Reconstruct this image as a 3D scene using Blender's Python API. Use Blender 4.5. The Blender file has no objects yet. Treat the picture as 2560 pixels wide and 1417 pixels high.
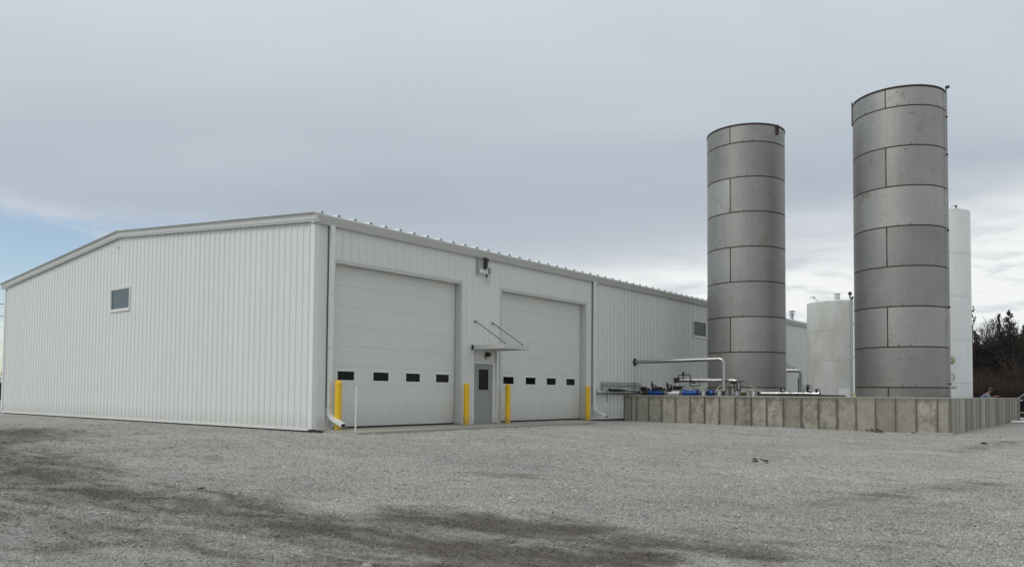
import bpy, math, random
import numpy as np
from mathutils import Vector, Matrix
random.seed(7); rng = np.random.default_rng(7)
R = math.radians
scene = bpy.context.scene
COL = scene.collection

# ------------------------------------------------------------------ camera
EYE = Vector((-13.601, -18.355, 1.075))
YAW, PITCH, ROLL = R(38.988), R(2.158), R(0.444)
cam_d = bpy.data.cameras.new('camera'); cam = bpy.data.objects.new('camera', cam_d); COL.objects.link(cam)
fw = Vector((math.cos(YAW)*math.cos(PITCH), math.sin(YAW)*math.cos(PITCH), math.sin(PITCH)))
rt = Vector((math.sin(YAW), -math.cos(YAW), 0)); up = rt.cross(fw)
r2 = math.cos(ROLL)*rt + math.sin(ROLL)*up; u2 = -math.sin(ROLL)*rt + math.cos(ROLL)*up
m = Matrix((r2, u2, -fw)).transposed().to_4x4(); m.translation = EYE
cam.matrix_world = m
cam_d.sensor_width = 36; cam_d.lens = 1931.2/2560*36
cam_d.shift_y = (909.9-708.5)/2560
cam_d.clip_start = 0.1; cam_d.clip_end = 6000
scene.camera = cam

# ------------------------------------------------------------------ sky
SUN_EL, SUN_AZ = R(46), math.atan2(0.27, -1.0)      # the sun stands behind cloud, left of the camera
w = bpy.data.worlds.new('World'); scene.world = w; w.use_nodes = True
nt = w.node_tree; nt.nodes.clear()
def N(nt, typ, **kw):
    n = nt.nodes.new(typ)
    for k, v in kw.items():
        if k.startswith('i_'):
            n.inputs[k[2:].replace('_', ' ')].default_value = v
        else: setattr(n, k, v)
    return n
def math_n(nt, op, a, b=None, c=None, clamp=False):
    n = nt.nodes.new('ShaderNodeMath'); n.operation = op; n.use_clamp = clamp
    for i, x in enumerate((a, b, c)):
        if x is None: continue
        if isinstance(x, (int, float)): n.inputs[i].default_value = x
        else: nt.links.new(x, n.inputs[i])
    return n.outputs[0]
def sstep(nt, x, a, b):
    n = nt.nodes.new('ShaderNodeMapRange'); n.interpolation_type = 'SMOOTHSTEP'
    nt.links.new(x, n.inputs[0]); n.inputs[1].default_value = a; n.inputs[2].default_value = b
    return n.outputs[0]
def mixc(nt, f, a, b):
    n = nt.nodes.new('ShaderNodeMix'); n.data_type = 'RGBA'
    if isinstance(f, (int, float)): n.inputs[0].default_value = f
    else: nt.links.new(f, n.inputs[0])
    for i, x in ((6, a), (7, b)):
        if isinstance(x, tuple): n.inputs[i].default_value = x if len(x) == 4 else (*x, 1)
        else: nt.links.new(x, n.inputs[i])
    return n.outputs[2]
def noise(nt, vec, scale, detail=4, rough=.55, dist=0):
    n = nt.nodes.new('ShaderNodeTexNoise'); nt.links.new(vec, n.inputs['Vector'])
    n.inputs['Scale'].default_value = scale; n.inputs['Detail'].default_value = detail
    n.inputs['Roughness'].default_value = rough; n.inputs['Distortion'].default_value = dist
    return n.outputs[0]
def mapping(nt, vec, scale=(1,1,1), loc=(0,0,0), rot=(0,0,0)):
    n = nt.nodes.new('ShaderNodeMapping'); nt.links.new(vec, n.inputs[0])
    n.inputs['Scale'].default_value = scale; n.inputs['Location'].default_value = loc; n.inputs['Rotation'].default_value = rot
    return n.outputs[0]
def world():
    tc = N(nt, 'ShaderNodeTexCoord'); v = tc.outputs['Generated']
    sp = N(nt, 'ShaderNodeSeparateXYZ'); nt.links.new(v, sp.inputs[0])
    X, Y, Z = sp.outputs
    # the cloud deck lies overhead: directions are projected onto a flat layer
    zz = math_n(nt, 'ADD', math_n(nt, 'MAXIMUM', Z, 0.0), 0.10)
    cb = N(nt, 'ShaderNodeCombineXYZ')
    nt.links.new(math_n(nt, 'DIVIDE', X, zz), cb.inputs[0]); nt.links.new(math_n(nt, 'DIVIDE', Y, zz), cb.inputs[1])
    P = cb.outputs[0]
    Pr = mapping(nt, P, rot=(0, 0, R(-39)))                       # along the wind
    Ps = mapping(nt, Pr, scale=(1, .45, 1))
    big = noise(nt, mapping(nt, Ps, loc=(3.2, 1.4, 0)), .42, 3, .5, .4)
    mid = noise(nt, mapping(nt, Ps, loc=(7.1, 4.2, 0)), 1.1, 6, .58, .5)
    fine = noise(nt, mapping(nt, Pr, loc=(1.3, 9.2, 0)), 1.6, 5, .5, .5)
    side = math_n(nt, 'ADD', math_n(nt, 'MULTIPLY', X, math.sin(YAW)), math_n(nt, 'MULTIPLY', Y, -math.cos(YAW)))
    # darker belly of the deck between about 8 and 18 degrees, paler above
    t = math_n(nt, 'ADD', math_n(nt, 'MULTIPLY', sstep(nt, Z, .20, .46), .62),
               math_n(nt, 'MULTIPLY', math_n(nt, 'SUBTRACT', big, .5), 1.5))
    t = math_n(nt, 'ADD', t, math_n(nt, 'MULTIPLY', math_n(nt, 'SUBTRACT', mid, .5), .55))
    t = math_n(nt, 'ADD', t, math_n(nt, 'MULTIPLY', math_n(nt, 'SUBTRACT', fine, .5), .12))
    t = math_n(nt, 'ADD', t, .22, clamp=True)
    deck = mixc(nt, t, (.415, .468, .54), (.672, .735, .775))
    # pale break along the horizon
    edge = math_n(nt, 'ADD', Z, math_n(nt, 'MULTIPLY', math_n(nt, 'SUBTRACT', mid, .5), .10))
    edge = math_n(nt, 'ADD', edge, math_n(nt, 'MULTIPLY', math_n(nt, 'SUBTRACT', .30, side), .10))
    brk = sstep(nt, edge, .235, .135)
    cl = mixc(nt, sstep(nt, fine, .50, .74), (.90, .92, .915), (.64, .685, .725))
    sky = mixc(nt, brk, deck, cl)
    rip = noise(nt, mapping(nt, Pr, loc=(4.4, 2.2, 0), scale=(1, .8, 1)), 2.6, 8, .62, .3)      # small rippled cloud, seen best low on the right
    sky = mixc(nt, math_n(nt, 'MULTIPLY', math_n(nt, 'MULTIPLY', brk, sstep(nt, rip, .50, .62)), .55), sky, (.56, .61, .655))
    # open blue patch low on the left, with thin cloud
    bm = math_n(nt, 'MULTIPLY', sstep(nt, side, -.24, -.40), sstep(nt, math_n(nt, 'ADD', Z, math_n(nt, 'MULTIPLY', math_n(nt, 'SUBTRACT', mid, .5), .16)), .225, .16))
    wisp = noise(nt, mapping(nt, Ps, loc=(2.2, 5.3, 0), scale=(.8, 1.5, 1)), 1.5, 7, .55, .6)
    sky = mixc(nt, math_n(nt, 'MULTIPLY', bm, .6), sky, (.72, .77, .83))
    bm = math_n(nt, 'MULTIPLY', bm, math_n(nt, 'SUBTRACT', 1.0, math_n(nt, 'MULTIPLY', sstep(nt, wisp, .53, .66), .9)))
    st = N(nt, 'ShaderNodeTexSky', sky_type='NISHITA', sun_disc=False, sun_elevation=SUN_EL, sun_rotation=R(90)-SUN_AZ, air_density=1.0, dust_density=.6)
    b1 = N(nt, 'ShaderNodeBackground'); nt.links.new(st.outputs[0], b1.inputs[0]); b1.inputs[1].default_value = .13
    b2 = N(nt, 'ShaderNodeBackground'); nt.links.new(sky, b2.inputs[0]); b2.inputs[1].default_value = 1.0
    mx = N(nt, 'ShaderNodeMixShader'); nt.links.new(math_n(nt, 'MULTIPLY', bm, .9), mx.inputs[0])
    nt.links.new(b2.outputs[0], mx.inputs[1]); nt.links.new(b1.outputs[0], mx.inputs[2])
    o = N(nt, 'ShaderNodeOutputWorld'); nt.links.new(mx.outputs[0], o.inputs[0])
world()
sd = bpy.data.lights.new('sun', 'SUN'); sd.energy = 1.25; sd.angle = R(28); sd.color = (1, .96, .90)
so = bpy.data.objects.new('sun', sd); COL.objects.link(so)
so.rotation_euler = Vector((math.cos(SUN_AZ)*math.cos(SUN_EL), math.sin(SUN_AZ)*math.cos(SUN_EL), math.sin(SUN_EL))).to_track_quat('Z', 'Y').to_euler()
scene.view_settings.view_transform = 'Standard'; scene.view_settings.look = 'None'
scene.view_settings.gamma = 1; scene.view_settings.exposure = 0
scene.view_settings.use_curve_mapping = False

# ------------------------------------------------------------------ materials
def mat(name, col, rough=.6, metal=0., var=.06, nscale=3., bump=0., bscale=40., spec=.5, objvar=0., coat=0.):
    m = bpy.data.materials.new(name); m.use_nodes = True; t = m.node_tree
    b = t.nodes['Principled BSDF']; b.inputs['Roughness'].default_value = rough; b.inputs['Metallic'].default_value = metal
    b.inputs['Specular IOR Level'].default_value = spec
    if coat: b.inputs['Coat Weight'].default_value = coat
    tc = N(t, 'ShaderNodeNewGeometry').outputs['Position']
    n = noise(t, tc, nscale, 5, .6)
    f = math_n(t, 'MULTIPLY', math_n(t, 'SUBTRACT', n, .5), var*2.5)
    if objvar:
        oi = N(t, 'ShaderNodeObjectInfo')
        f = math_n(t, 'ADD', f, math_n(t, 'MULTIPLY', math_n(t, 'SUBTRACT', oi.outputs['Random'], .5), objvar))
    f = math_n(t, 'ADD', f, 1.0)
    vm = N(t, 'ShaderNodeVectorMath', operation='SCALE'); vm.inputs[0].default_value = col
    t.links.new(f, vm.inputs['Scale']); t.links.new(vm.outputs[0], b.inputs['Base Color'])
    if bump:
        nb = noise(t, tc, bscale, 4, .6)
        bp = N(t, 'ShaderNodeBump'); bp.inputs['Strength'].default_value = bump; bp.inputs['Distance'].default_value = .01
        t.links.new(nb, bp.inputs['Height']); t.links.new(bp.outputs[0], b.inputs['Normal'])
    return m
M = {}
M['white'] = mat('white_sheet', (.685, .70, .68), .42, var=.03, nscale=1.2, bump=.03, bscale=6, objvar=.025)
M['trim'] = mat('stone_trim', (.55, .55, .525), .45, var=.03)
M['whitetrim'] = mat('white_trim', (.72, .73, .715), .4, var=.03)
M['roof'] = mat('white_roof', (.66, .68, .67), .4, var=.04)
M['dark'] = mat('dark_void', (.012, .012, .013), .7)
M['glass'] = mat('dark_glass', (.004, .005, .006), .12, spec=.14, var=.02)
M['glass2'] = mat('grey_glass', (.065, .08, .088), .15, spec=.5, var=.02)
M['blueglass'] = mat('car_glass', (.03, .05, .055), .08, spec=.8)
M['leaf'] = mat('grey_door_paint', (.30, .307, .312), .45, var=.03)
M['steelfit'] = mat('satin_steel_fitting', (.55, .55, .54), .28, 1.0)
M['galv'] = mat('galvanised', (.42, .43, .44), .42, .85, var=.08, nscale=20)
M['rod'] = mat('grey_rod', (.11, .115, .12), .5, .4)
M['pipe'] = mat('stainless_pipe', (.43, .425, .41), .34, 1.0, var=.05)
M['black'] = mat('black_plastic', (.012, .012, .012), .45)
M['brown'] = mat('bronze_brown', (.07, .06, .035), .45, .3)
M['blue'] = mat('blue_hose', (.012, .068, .27), .4, var=.05, nscale=12)
M['yellow'] = mat('yellow_sleeve', (.80, .50, .015), .42, var=.05, nscale=6)
M['paleyel'] = mat('pale_yellow', (.55, .48, .25), .5)
M['pvc'] = mat('white_pvc', (.72, .73, .72), .4, var=.03)
M['weld'] = mat('brown_weld', (.045, .022, .016), .75, var=.5, nscale=9)
M['rust'] = mat('rust', (.10, .04, .02), .8, var=.3, nscale=30)
M['bark'] = mat('bark', (.028, .024, .021), .9, var=.2)
M['twig'] = mat('twig', (.045, .036, .031), .9, var=.3, nscale=.8)
M['redtwig'] = mat('red_twig', (.052, .032, .023), .9, var=.35, nscale=.6)
M['cedar'] = mat('cedar_foliage', (.020, .030, .014), .85, var=.5, nscale=1.5, objvar=.3)
M['wood'] = mat('grey_wood', (.20, .17, .14), .8, var=.2, nscale=20)
M['carpaint'] = mat('black_car_paint', (.012, .013, .015), .18, coat=1.0, var=.02)
M['chrome'] = mat('chrome', (.75, .75, .76), .12, 1.0)
M['tyre'] = mat('tyre', (.02, .02, .02), .8)
M['shirt'] = mat('blue_shirt', (.27, .34, .46), .8, var=.12, nscale=9)
M['jeans'] = mat('dark_jeans', (.03, .04, .07), .85)
M['skin'] = mat('skin', (.36, .20, .14), .55)
M['hair'] = mat('dark_hair', (.02, .014, .011), .7)
M['cap'] = mat('brown_cap', (.12, .075, .06), .8)
M['red'] = mat('dark_red_print', (.20, .03, .045), .5)
M['blackprint'] = mat('black_print', (.02, .02, .02), .5)
M['olive'] = mat('olive_print', (.20, .22, .09), .5)
M['stonewhite'] = mat('pale_stone', (.55, .54, .51), .8, var=.1, nscale=30)
M['stonedark'] = mat('dark_stone', (.05, .045, .04), .85, var=.3, nscale=30)
M['stonegrey'] = mat('grey_stone', (.33, .32, .30), .85, var=.2, nscale=30)
M['barn'] = mat('distant_barn_wall', (.30, .33, .36), .6)
M['found'] = mat('foundation_concrete', (.13, .125, .12), .9, var=.2, nscale=8, bump=.4)

def splash(m_, h=.55, col=(.40, .38, .33), k=.35):
    t = m_.node_tree; b = t.nodes['Principled BSDF']; P = N(t, 'ShaderNodeNewGeometry').outputs['Position']
    sp = N(t, 'ShaderNodeSeparateXYZ'); t.links.new(P, sp.inputs[0]); n = noise(t, P, 4.5, 7, .7); st = noise(t, mapping(t, P, scale=(3, 3, .12)), 2.0, 5, .6)
    f = math_n(t, 'MULTIPLY', sstep(t, math_n(t, 'SUBTRACT', sp.outputs[2], math_n(t, 'MULTIPLY', n, .7)), h-.35, -.35), k)
    f = math_n(t, 'ADD', f, math_n(t, 'MULTIPLY', sstep(t, st, .55, .75), .07))
    l = b.inputs['Base Color'].links[0]; c = l.from_socket; t.links.remove(l); t.links.new(mixc(t, f, c, col), b.inputs['Base Color'])
splash(M['white']); splash(M['whitetrim'], .3, k=.15); splash(M['yellow'], .35, (.30, .22, .08), .5)
def door_mat():
    m = bpy.data.materials.new('embossed_white_door'); m.use_nodes = True; t = m.node_tree; b = t.nodes['Principled BSDF']
    b.inputs['Roughness'].default_value = .45
    P = N(t, 'ShaderNodeNewGeometry').outputs['Position']
    n = noise(t, P, 1.1, 3, .5); st = noise(t, mapping(t, P, scale=(1, 1, .15)), 5, 5, .6)
    sp = N(t, 'ShaderNodeSeparateXYZ'); t.links.new(P, sp.inputs[0])
    dirt = math_n(t, 'MULTIPLY', sstep(t, math_n(t, 'ADD', sp.outputs[2], math_n(t, 'MULTIPLY', st, .9)), 1.5, .45), .35)
    c = mixc(t, n, (.62, .63, .595), (.68, .69, .66)); c = mixc(t, dirt, c, (.42, .40, .34))
    t.links.new(c, b.inputs['Base Color'])
    wv = N(t, 'ShaderNodeTexWave', wave_type='BANDS', bands_direction='Z'); t.links.new(P, wv.inputs[0]); wv.inputs['Scale'].default_value = 5.5
    wv.inputs['Distortion'].default_value = .15
    nb = noise(t, mapping(t, P, scale=(8, 8, 60)), 4, 3)
    bp = N(t, 'ShaderNodeBump'); bp.inputs['Strength'].default_value = .07; bp.inputs['Distance'].default_value = .01
    t.links.new(math_n(t, 'ADD', wv.outputs[1], nb), bp.inputs['Height']); t.links.new(bp.outputs[0], b.inputs['Normal'])
    return m
M['door'] = door_mat()

def steel_mat():
    m = bpy.data.materials.new('mill_stainless'); m.use_nodes = True; t = m.node_tree; b = t.nodes['Principled BSDF']
    P = N(t, 'ShaderNodeNewGeometry').outputs['Position']
    oi = N(t, 'ShaderNodeObjectInfo'); rnd = oi.outputs['Random']
    off = N(t, 'ShaderNodeVectorMath', operation='ADD'); t.links.new(P, off.inputs[0])
    cb = N(t, 'ShaderNodeCombineXYZ'); t.links.new(math_n(t, 'MULTIPLY', rnd, 37.), cb.inputs[0]); t.links.new(math_n(t, 'MULTIPLY', rnd, 91.), cb.inputs[2])
    t.links.new(cb.outputs[0], off.inputs[1]); Q = off.outputs[0]
    big = noise(t, Q, .55, 3, .5)
    hor = noise(t, mapping(t, Q, scale=(.5, .5, 5)), 1.6, 7, .65)
    ver = noise(t, mapping(t, Q, scale=(5, 5, .35)), 1.3, 5, .6)
    sct = noise(t, mapping(t, Q, scale=(1.2, 1.2, 2.4)), 2.6, 9, .72, 1.2)
    f = math_n(t, 'ADD', math_n(t, 'MULTIPLY', math_n(t, 'SUBTRACT', rnd, .5), .30), .98)
    for s, k in ((big, .35), (hor, .28), (ver, .22)):
        f = math_n(t, 'ADD', f, math_n(t, 'MULTIPLY', math_n(t, 'SUBTRACT', s, .5), k))
    scr = sstep(t, sct, .60, .70)
    f = math_n(t, 'MULTIPLY', f, math_n(t, 'SUBTRACT', 1., math_n(t, 'MULTIPLY', scr, .7)))
    vm = N(t, 'ShaderNodeVectorMath', operation='SCALE'); vm.inputs[0].default_value = (.335, .332, .315); t.links.new(f, vm.inputs['Scale'])
    br = sstep(t, noise(t, mapping(t, Q, loc=(4, 2, 8), scale=(1, 1, .8)), .9, 5, .6), .58, .74)
    c = mixc(t, math_n(t, 'MULTIPLY', br, .65), vm.outputs[0], (.22, .165, .13))
    t.links.new(c, b.inputs['Base Color']); b.inputs['Metallic'].default_value = .85
    t.links.new(math_n(t, 'ADD', .46, math_n(t, 'MULTIPLY', hor, .2)), b.inputs['Roughness'])
    bp = N(t, 'ShaderNodeBump'); bp.inputs['Strength'].default_value = .25; bp.inputs['Distance'].default_value = .02
    t.links.new(math_n(t, 'ADD', big, math_n(t, 'MULTIPLY', hor, .15)), bp.inputs['Height']); t.links.new(bp.outputs[0], b.inputs['Normal'])
    return m
M['steel'] = steel_mat()

def tank_white(nm='white_tank_paint', lo=(.72, .73, .73), hi=(.78, .79, .79), st=.1):
    m = bpy.data.materials.new(nm); m.use_nodes = True; t = m.node_tree; b = t.nodes['Principled BSDF']
    P = N(t, 'ShaderNodeNewGeometry').outputs['Position']
    a = noise(t, mapping(t, P, scale=(1, 1, .5)), .9, 5, .6); s = noise(t, mapping(t, P, scale=(.4, .4, 5)), 2.2, 6, .65)
    c = mixc(t, sstep(t, a, .35, .65), lo, hi); c = mixc(t, math_n(t, 'MULTIPLY', sstep(t, s, .56, .72), st), c, (.36, .34, .26))
    t.links.new(c, b.inputs['Base Color']); b.inputs['Roughness'].default_value = .45
    return m
M['tankwhite'] = tank_white(); M['tankold'] = tank_white('weathered_tank_paint', (.55, .55, .50), (.66, .67, .65), .35)

def conc_mat(name, plank):
    m = bpy.data.materials.new(name); m.use_nodes = True; t = m.node_tree; b = t.nodes['Principled BSDF']
    P = N(t, 'ShaderNodeNewGeometry').outputs['Position']; rnd = N(t, 'ShaderNodeObjectInfo').outputs['Random']
    off = N(t, 'ShaderNodeVectorMath', operation='ADD'); t.links.new(P, off.inputs[0])
    cb = N(t, 'ShaderNodeCombineXYZ'); t.links.new(math_n(t, 'MULTIPLY', rnd, 53.), cb.inputs[0]); t.links.new(math_n(t, 'MULTIPLY', rnd, 71.), cb.inputs[1])
    t.links.new(cb.outputs[0], off.inputs[1]); Q = off.outputs[0]
    if plank:
        a = noise(t, mapping(t, Q, scale=(1, 1, .5)), 3, 6, .6)
        c = mixc(t, math_n(t, 'FRACT', math_n(t, 'MULTIPLY', rnd, 7.7)), (.17, .157, .13), (.44, .415, .345)); c = mixc(t, math_n(t, 'MULTIPLY', sstep(t, a, .5, .75), .5), c, (.14, .135, .12))
    else:
        a = noise(t, mapping(t, Q, scale=(1, 1, .7)), 3.4, 10, .8, .3); bb = noise(t, Q, 9, 9, .8, .4); g = noise(t, Q, 60, 3, .6)
        c = mixc(t, rnd, (.275, .254, .207), (.40, .375, .312))
        k = math_n(t, 'ADD', .15, math_n(t, 'MULTIPLY', math_n(t, 'FRACT', math_n(t, 'MULTIPLY', rnd, 7.3)), .7))
        c = mixc(t, math_n(t, 'MULTIPLY', sstep(t, a, .40, .66), math_n(t, 'ADD', k, .15)), c, (.095, .088, .072))
        c = mixc(t, math_n(t, 'MULTIPLY', sstep(t, bb, .52, .66), math_n(t, 'MULTIPLY', k, .9)), c, (.44, .42, .37))
        c = mixc(t, math_n(t, 'MULTIPLY', sstep(t, g, .64, .72), .5), c, (.08, .075, .065))
        ge = N(t, 'ShaderNodeSeparateXYZ'); t.links.new(N(t, 'ShaderNodeTexCoord').outputs['Generated'], ge.inputs[0])      # darker rim left by the form panels
        gy, gzz = ge.outputs[1], ge.outputs[2]
        ed = math_n(t, 'MINIMUM', math_n(t, 'MINIMUM', gy, math_n(t, 'SUBTRACT', 1., gy)), math_n(t, 'SUBTRACT', 1., gzz))
        ed = math_n(t, 'SUBTRACT', ed, math_n(t, 'MULTIPLY', math_n(t, 'SUBTRACT', a, .45), .28))
        c = mixc(t, math_n(t, 'MULTIPLY', sstep(t, ed, .13, .015), math_n(t, 'ADD', .25, math_n(t, 'MULTIPLY', k, .6))), c, (.105, .095, .072))
    t.links.new(c, b.inputs['Base Color']); b.inputs['Roughness'].default_value = .9
    nb = noise(t, Q, 30, 5, .7); bp = N(t, 'ShaderNodeBump'); bp.inputs['Strength'].default_value = .4; bp.inputs['Distance'].default_value = .012
    t.links.new(nb, bp.inputs['Height']); t.links.new(bp.outputs[0], b.inputs['Normal'])
    return m
M['conc'] = conc_mat('cast_concrete', False); M['plank'] = conc_mat('board_marked_concrete', True)
M['cap'] = M['cap']; M['conccap'] = mat('concrete_top', (.42, .41, .375), .85, var=.15, nscale=5)
M['slab'] = mat('apron_concrete', (.355, .335, .29), .85, var=.10, nscale=1.3, bump=.25, bscale=60)

def gravel_col(t, P, maskout):
    """shared colour of ground and loose stones: pale crushed limestone with damp earthy patches"""
    vo = N(t, 'ShaderNodeTexVoronoi'); t.links.new(P, vo.inputs['Vector']); vo.inputs['Scale'].default_value = 42
    sp = N(t, 'ShaderNodeSeparateColor'); t.links.new(vo.outputs['Color'], sp.inputs[0])
    n1 = noise(t, P, 150, 2, .6); n2 = noise(t, P, 14, 6, .7); n3 = noise(t, mapping(t, P, rot=(0, 0, R(51)), scale=(1, .35, 1)), .9, 7, .62, .4); n4 = noise(t, P, .16, 4, .55)
    f = math_n(t, 'ADD', .80, math_n(t, 'MULTIPLY', math_n(t, 'SUBTRACT', sp.outputs[0], .5), .38))
    for s, k in ((n1, .35), (n2, .55), (n3, .55), (n4, .5)):
        f = math_n(t, 'ADD', f, math_n(t, 'MULTIPLY', math_n(t, 'SUBTRACT', s, .5), k))
    vm = N(t, 'ShaderNodeVectorMath', operation='SCALE'); vm.inputs[0].default_value = (.465, .452, .418); t.links.new(f, vm.inputs['Scale'])
    n5 = noise(t, mapping(t, P, rot=(0, 0, R(45)), scale=(1, .4, 1)), 2.2, 8, .68, .6)
    e = math_n(t, 'ADD', maskout, math_n(t, 'MULTIPLY', math_n(t, 'SUBTRACT', n5, .5), 2.3))
    e = math_n(t, 'ADD', e, math_n(t, 'MULTIPLY', math_n(t, 'SUBTRACT', n3, .5), .9))
    e = math_n(t, 'ADD', e, math_n(t, 'MULTIPLY', math_n(t, 'SUBTRACT', n2, .5), .9))
    d = math_n(t, 'MULTIPLY', sstep(t, e, .0, 1.15), .92)
    n6 = noise(t, mapping(t, P, loc=(3, 8, 0), rot=(0, 0, R(45)), scale=(1, .3, 1)), 1.3, 8, .66, .5)      # scattered thin earthy streaks
    d = math_n(t, 'MAXIMUM', d, math_n(t, 'MULTIPLY', sstep(t, n6, .60, .78), .6))
    vm2 = N(t, 'ShaderNodeVectorMath', operation='SCALE'); vm2.inputs[0].default_value = (.108, .091, .071); t.links.new(f, vm2.inputs['Scale'])
    return mixc(t, d, vm.outputs[0], vm2.outputs[0]), vo, n2
def ground_mat():
    m = bpy.data.materials.new('gravel_ground'); m.use_nodes = True; t = m.node_tree; b = t.nodes['Principled BSDF']
    P = N(t, 'ShaderNodeNewGeometry').outputs['Position']
    at = N(t, 'ShaderNodeAttribute', attribute_name='damp')
    c, vo, n2 = gravel_col(t, P, at.outputs['Fac'])
    t.links.new(c, b.inputs['Base Color']); b.inputs['Roughness'].default_value = .92; b.inputs['Specular IOR Level'].default_value = .25
    bp = N(t, 'ShaderNodeBump'); bp.inputs['Strength'].default_value = .9; bp.inputs['Distance'].default_value = .02; bp.invert = True
    h = math_n(t, 'ADD', vo.outputs['Distance'], math_n(t, 'MULTIPLY', n2, -.8))
    t.links.new(h, bp.inputs['Height']); t.links.new(bp.outputs[0], b.inputs['Normal'])
    return m
def stone_mat():
    m = bpy.data.materials.new('gravel_stones'); m.use_nodes = True; t = m.node_tree; b = t.nodes['Principled BSDF']
    P = N(t, 'ShaderNodeNewGeometry').outputs['Position']
    at = N(t, 'ShaderNodeAttribute', attribute_name='damp', attribute_type='INSTANCER')
    tn = N(t, 'ShaderNodeAttribute', attribute_name='tone', attribute_type='INSTANCER')
    c, vo, n2 = gravel_col(t, P, at.outputs['Fac'])
    vm = N(t, 'ShaderNodeVectorMath', operation='SCALE'); t.links.new(c, vm.inputs[0]); t.links.new(tn.outputs['Fac'], vm.inputs['Scale'])
    t.links.new(vm.outputs[0], b.inputs['Base Color']); b.inputs['Roughness'].default_value = .9; b.inputs['Specular IOR Level'].default_value = .25
    return m
M['ground'] = ground_mat(); M['stone'] = stone_mat()

# ------------------------------------------------------------------ mesh helpers
class MB:
    def __init__(s): s.v = []; s.f = []; s.mi = []
    def add(s, vs, fs, mi=0):
        o = len(s.v); s.v += [tuple(p) for p in vs]; s.f += [tuple(i+o for i in f) for f in fs]; s.mi += [mi]*len(fs); return s
    def box(s, x0, x1, y0, y1, z0, z1, mi=0):
        vs = [(x, y, z) for x in (x0, x1) for y in (y0, y1) for z in (z0, z1)]
        return s.add(vs, [(0,1,3,2), (4,6,7,5), (0,4,5,1), (2,3,7,6), (0,2,6,4), (1,5,7,3)], mi)
    def prism(s, pts, d, mi=0):
        """closed outline pts (3-D) swept by vector d"""
        n = len(pts); q = [tuple(Vector(p)+Vector(d)) for p in pts]
        fs = [tuple(range(n))[::-1], tuple(range(n, 2*n))] + [(i, (i+1) % n, n+(i+1) % n, n+i) for i in range(n)]
        return s.add(list(pts)+q, fs, mi)
    def tube(s, pts, r, n=10, caps=True, mi=0, radii=None):
        pts = [Vector(p) for p in pts]; k = len(pts); rings = []; prev = None
        for i, p in enumerate(pts):
            t = (pts[min(i+1, k-1)]-pts[max(i-1, 0)]).normalized()
            if prev is None: a = t.orthogonal().normalized()
            else: a = (prev - t*prev.dot(t)).normalized()
            prev = a; b = t.cross(a); rr = radii[i] if radii else r
            rings.append([p+rr*(math.cos(2*math.pi*j/n)*a+math.sin(2*math.pi*j/n)*b) for j in range(n)])
        vs = [q for ring in rings for q in ring]; fs = []
        for i in range(k-1):
            for j in range(n):
                fs.append((i*n+j, i*n+(j+1) % n, (i+1)*n+(j+1) % n, (i+1)*n+j))
        if caps: fs += [tuple(range(n))[::-1], tuple(range((k-1)*n, k*n))]
        return s.add(vs, fs, mi)
    def lathe(s, prof, c=(0,0,0), n=24, axis='z', mi=0, a0=0, a1=2*math.pi):
        """profile of (r, h)"""
        full = abs(a1-a0-2*math.pi) < 1e-6; cnt = n if full else n+1; vs = []
        for r, h in prof:
            for j in range(cnt):
                a = a0+(a1-a0)*j/n; p = (r*math.cos(a), r*math.sin(a), h)
                if axis == 'y': p = (p[0], h, p[1])
                if axis == 'x': p = (h, p[0], p[1])
                vs.append((p[0]+c[0], p[1]+c[1], p[2]+c[2]))
        fs = []
        for i in range(len(prof)-1):
            for j in range(n):
                j2 = (j+1) % cnt if full else j+1
                fs.append((i*cnt+j, i*cnt+j2, (i+1)*cnt+j2, (i+1)*cnt+j))
        return s.add(vs, fs, mi)
    def mesh(s, name, mats, smooth=False, ang=35):
        me = bpy.data.meshes.new(name); me.from_pydata(s.v, [], s.f)
        for mm in (mats if isinstance(mats, (list, tuple)) else [mats]): me.materials.append(M[mm] if isinstance(mm, str) else mm)
        if any(s.mi): me.polygons.foreach_set('material_index', s.mi)
        if smooth:
            me.polygons.foreach_set('use_smooth', [True]*len(me.polygons)); me.set_sharp_from_angle(angle=R(ang))
        me.update(); return me
    def build(s, name, mats, parent=None, smooth=False, ang=35, bevel=0):
        o = bpy.data.objects.new(name, s.mesh(name, mats, smooth, ang)); COL.objects.link(o)
        if parent: o.parent = parent
        if bevel:
            b = o.modifiers.new('bevel', 'BEVEL'); b.width = bevel; b.segments = 2; b.limit_method = 'ANGLE'
        return o
def bend(pts, r, k=6):
    """rounds the corners of a polyline"""
    pts = [Vector(p) for p in pts]; out = [pts[0]]
    for a, b, c in zip(pts, pts[1:], pts[2:]):
        u = (a-b).normalized(); v = (c-b).normalized(); p, q = b+u*r, b+v*r
        for i in range(k+1):
            t = i/k; out.append((1-t)**2*p+2*t*(1-t)*b+t*t*q)
    return out+[pts[-1]]
def tag(o, label, cat=None, group=None, kind=None):
    if label: o['label'] = label
    if cat: o['category'] = cat
    if group: o['group'] = group
    if kind: o['kind'] = kind
    return o
def thing(name, loc, label, cat, group=None):
    o = bpy.data.objects.new(name, None); COL.objects.link(o); o.location = loc; o.empty_display_size = .2
    return tag(o, label, cat, group)
def copy_tree(o, parent=None):
    c = o.copy(); COL.objects.link(c)
    if parent: c.parent = parent
    for ch in list(o.children): copy_tree(ch, c)
    return c
def inst(me, name, parent, loc=(0,0,0), rot=(0,0,0)):
    o = bpy.data.objects.new(name, me); COL.objects.link(o); o.parent = parent; o.location = loc; o.rotation_euler = rot
    return o

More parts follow.
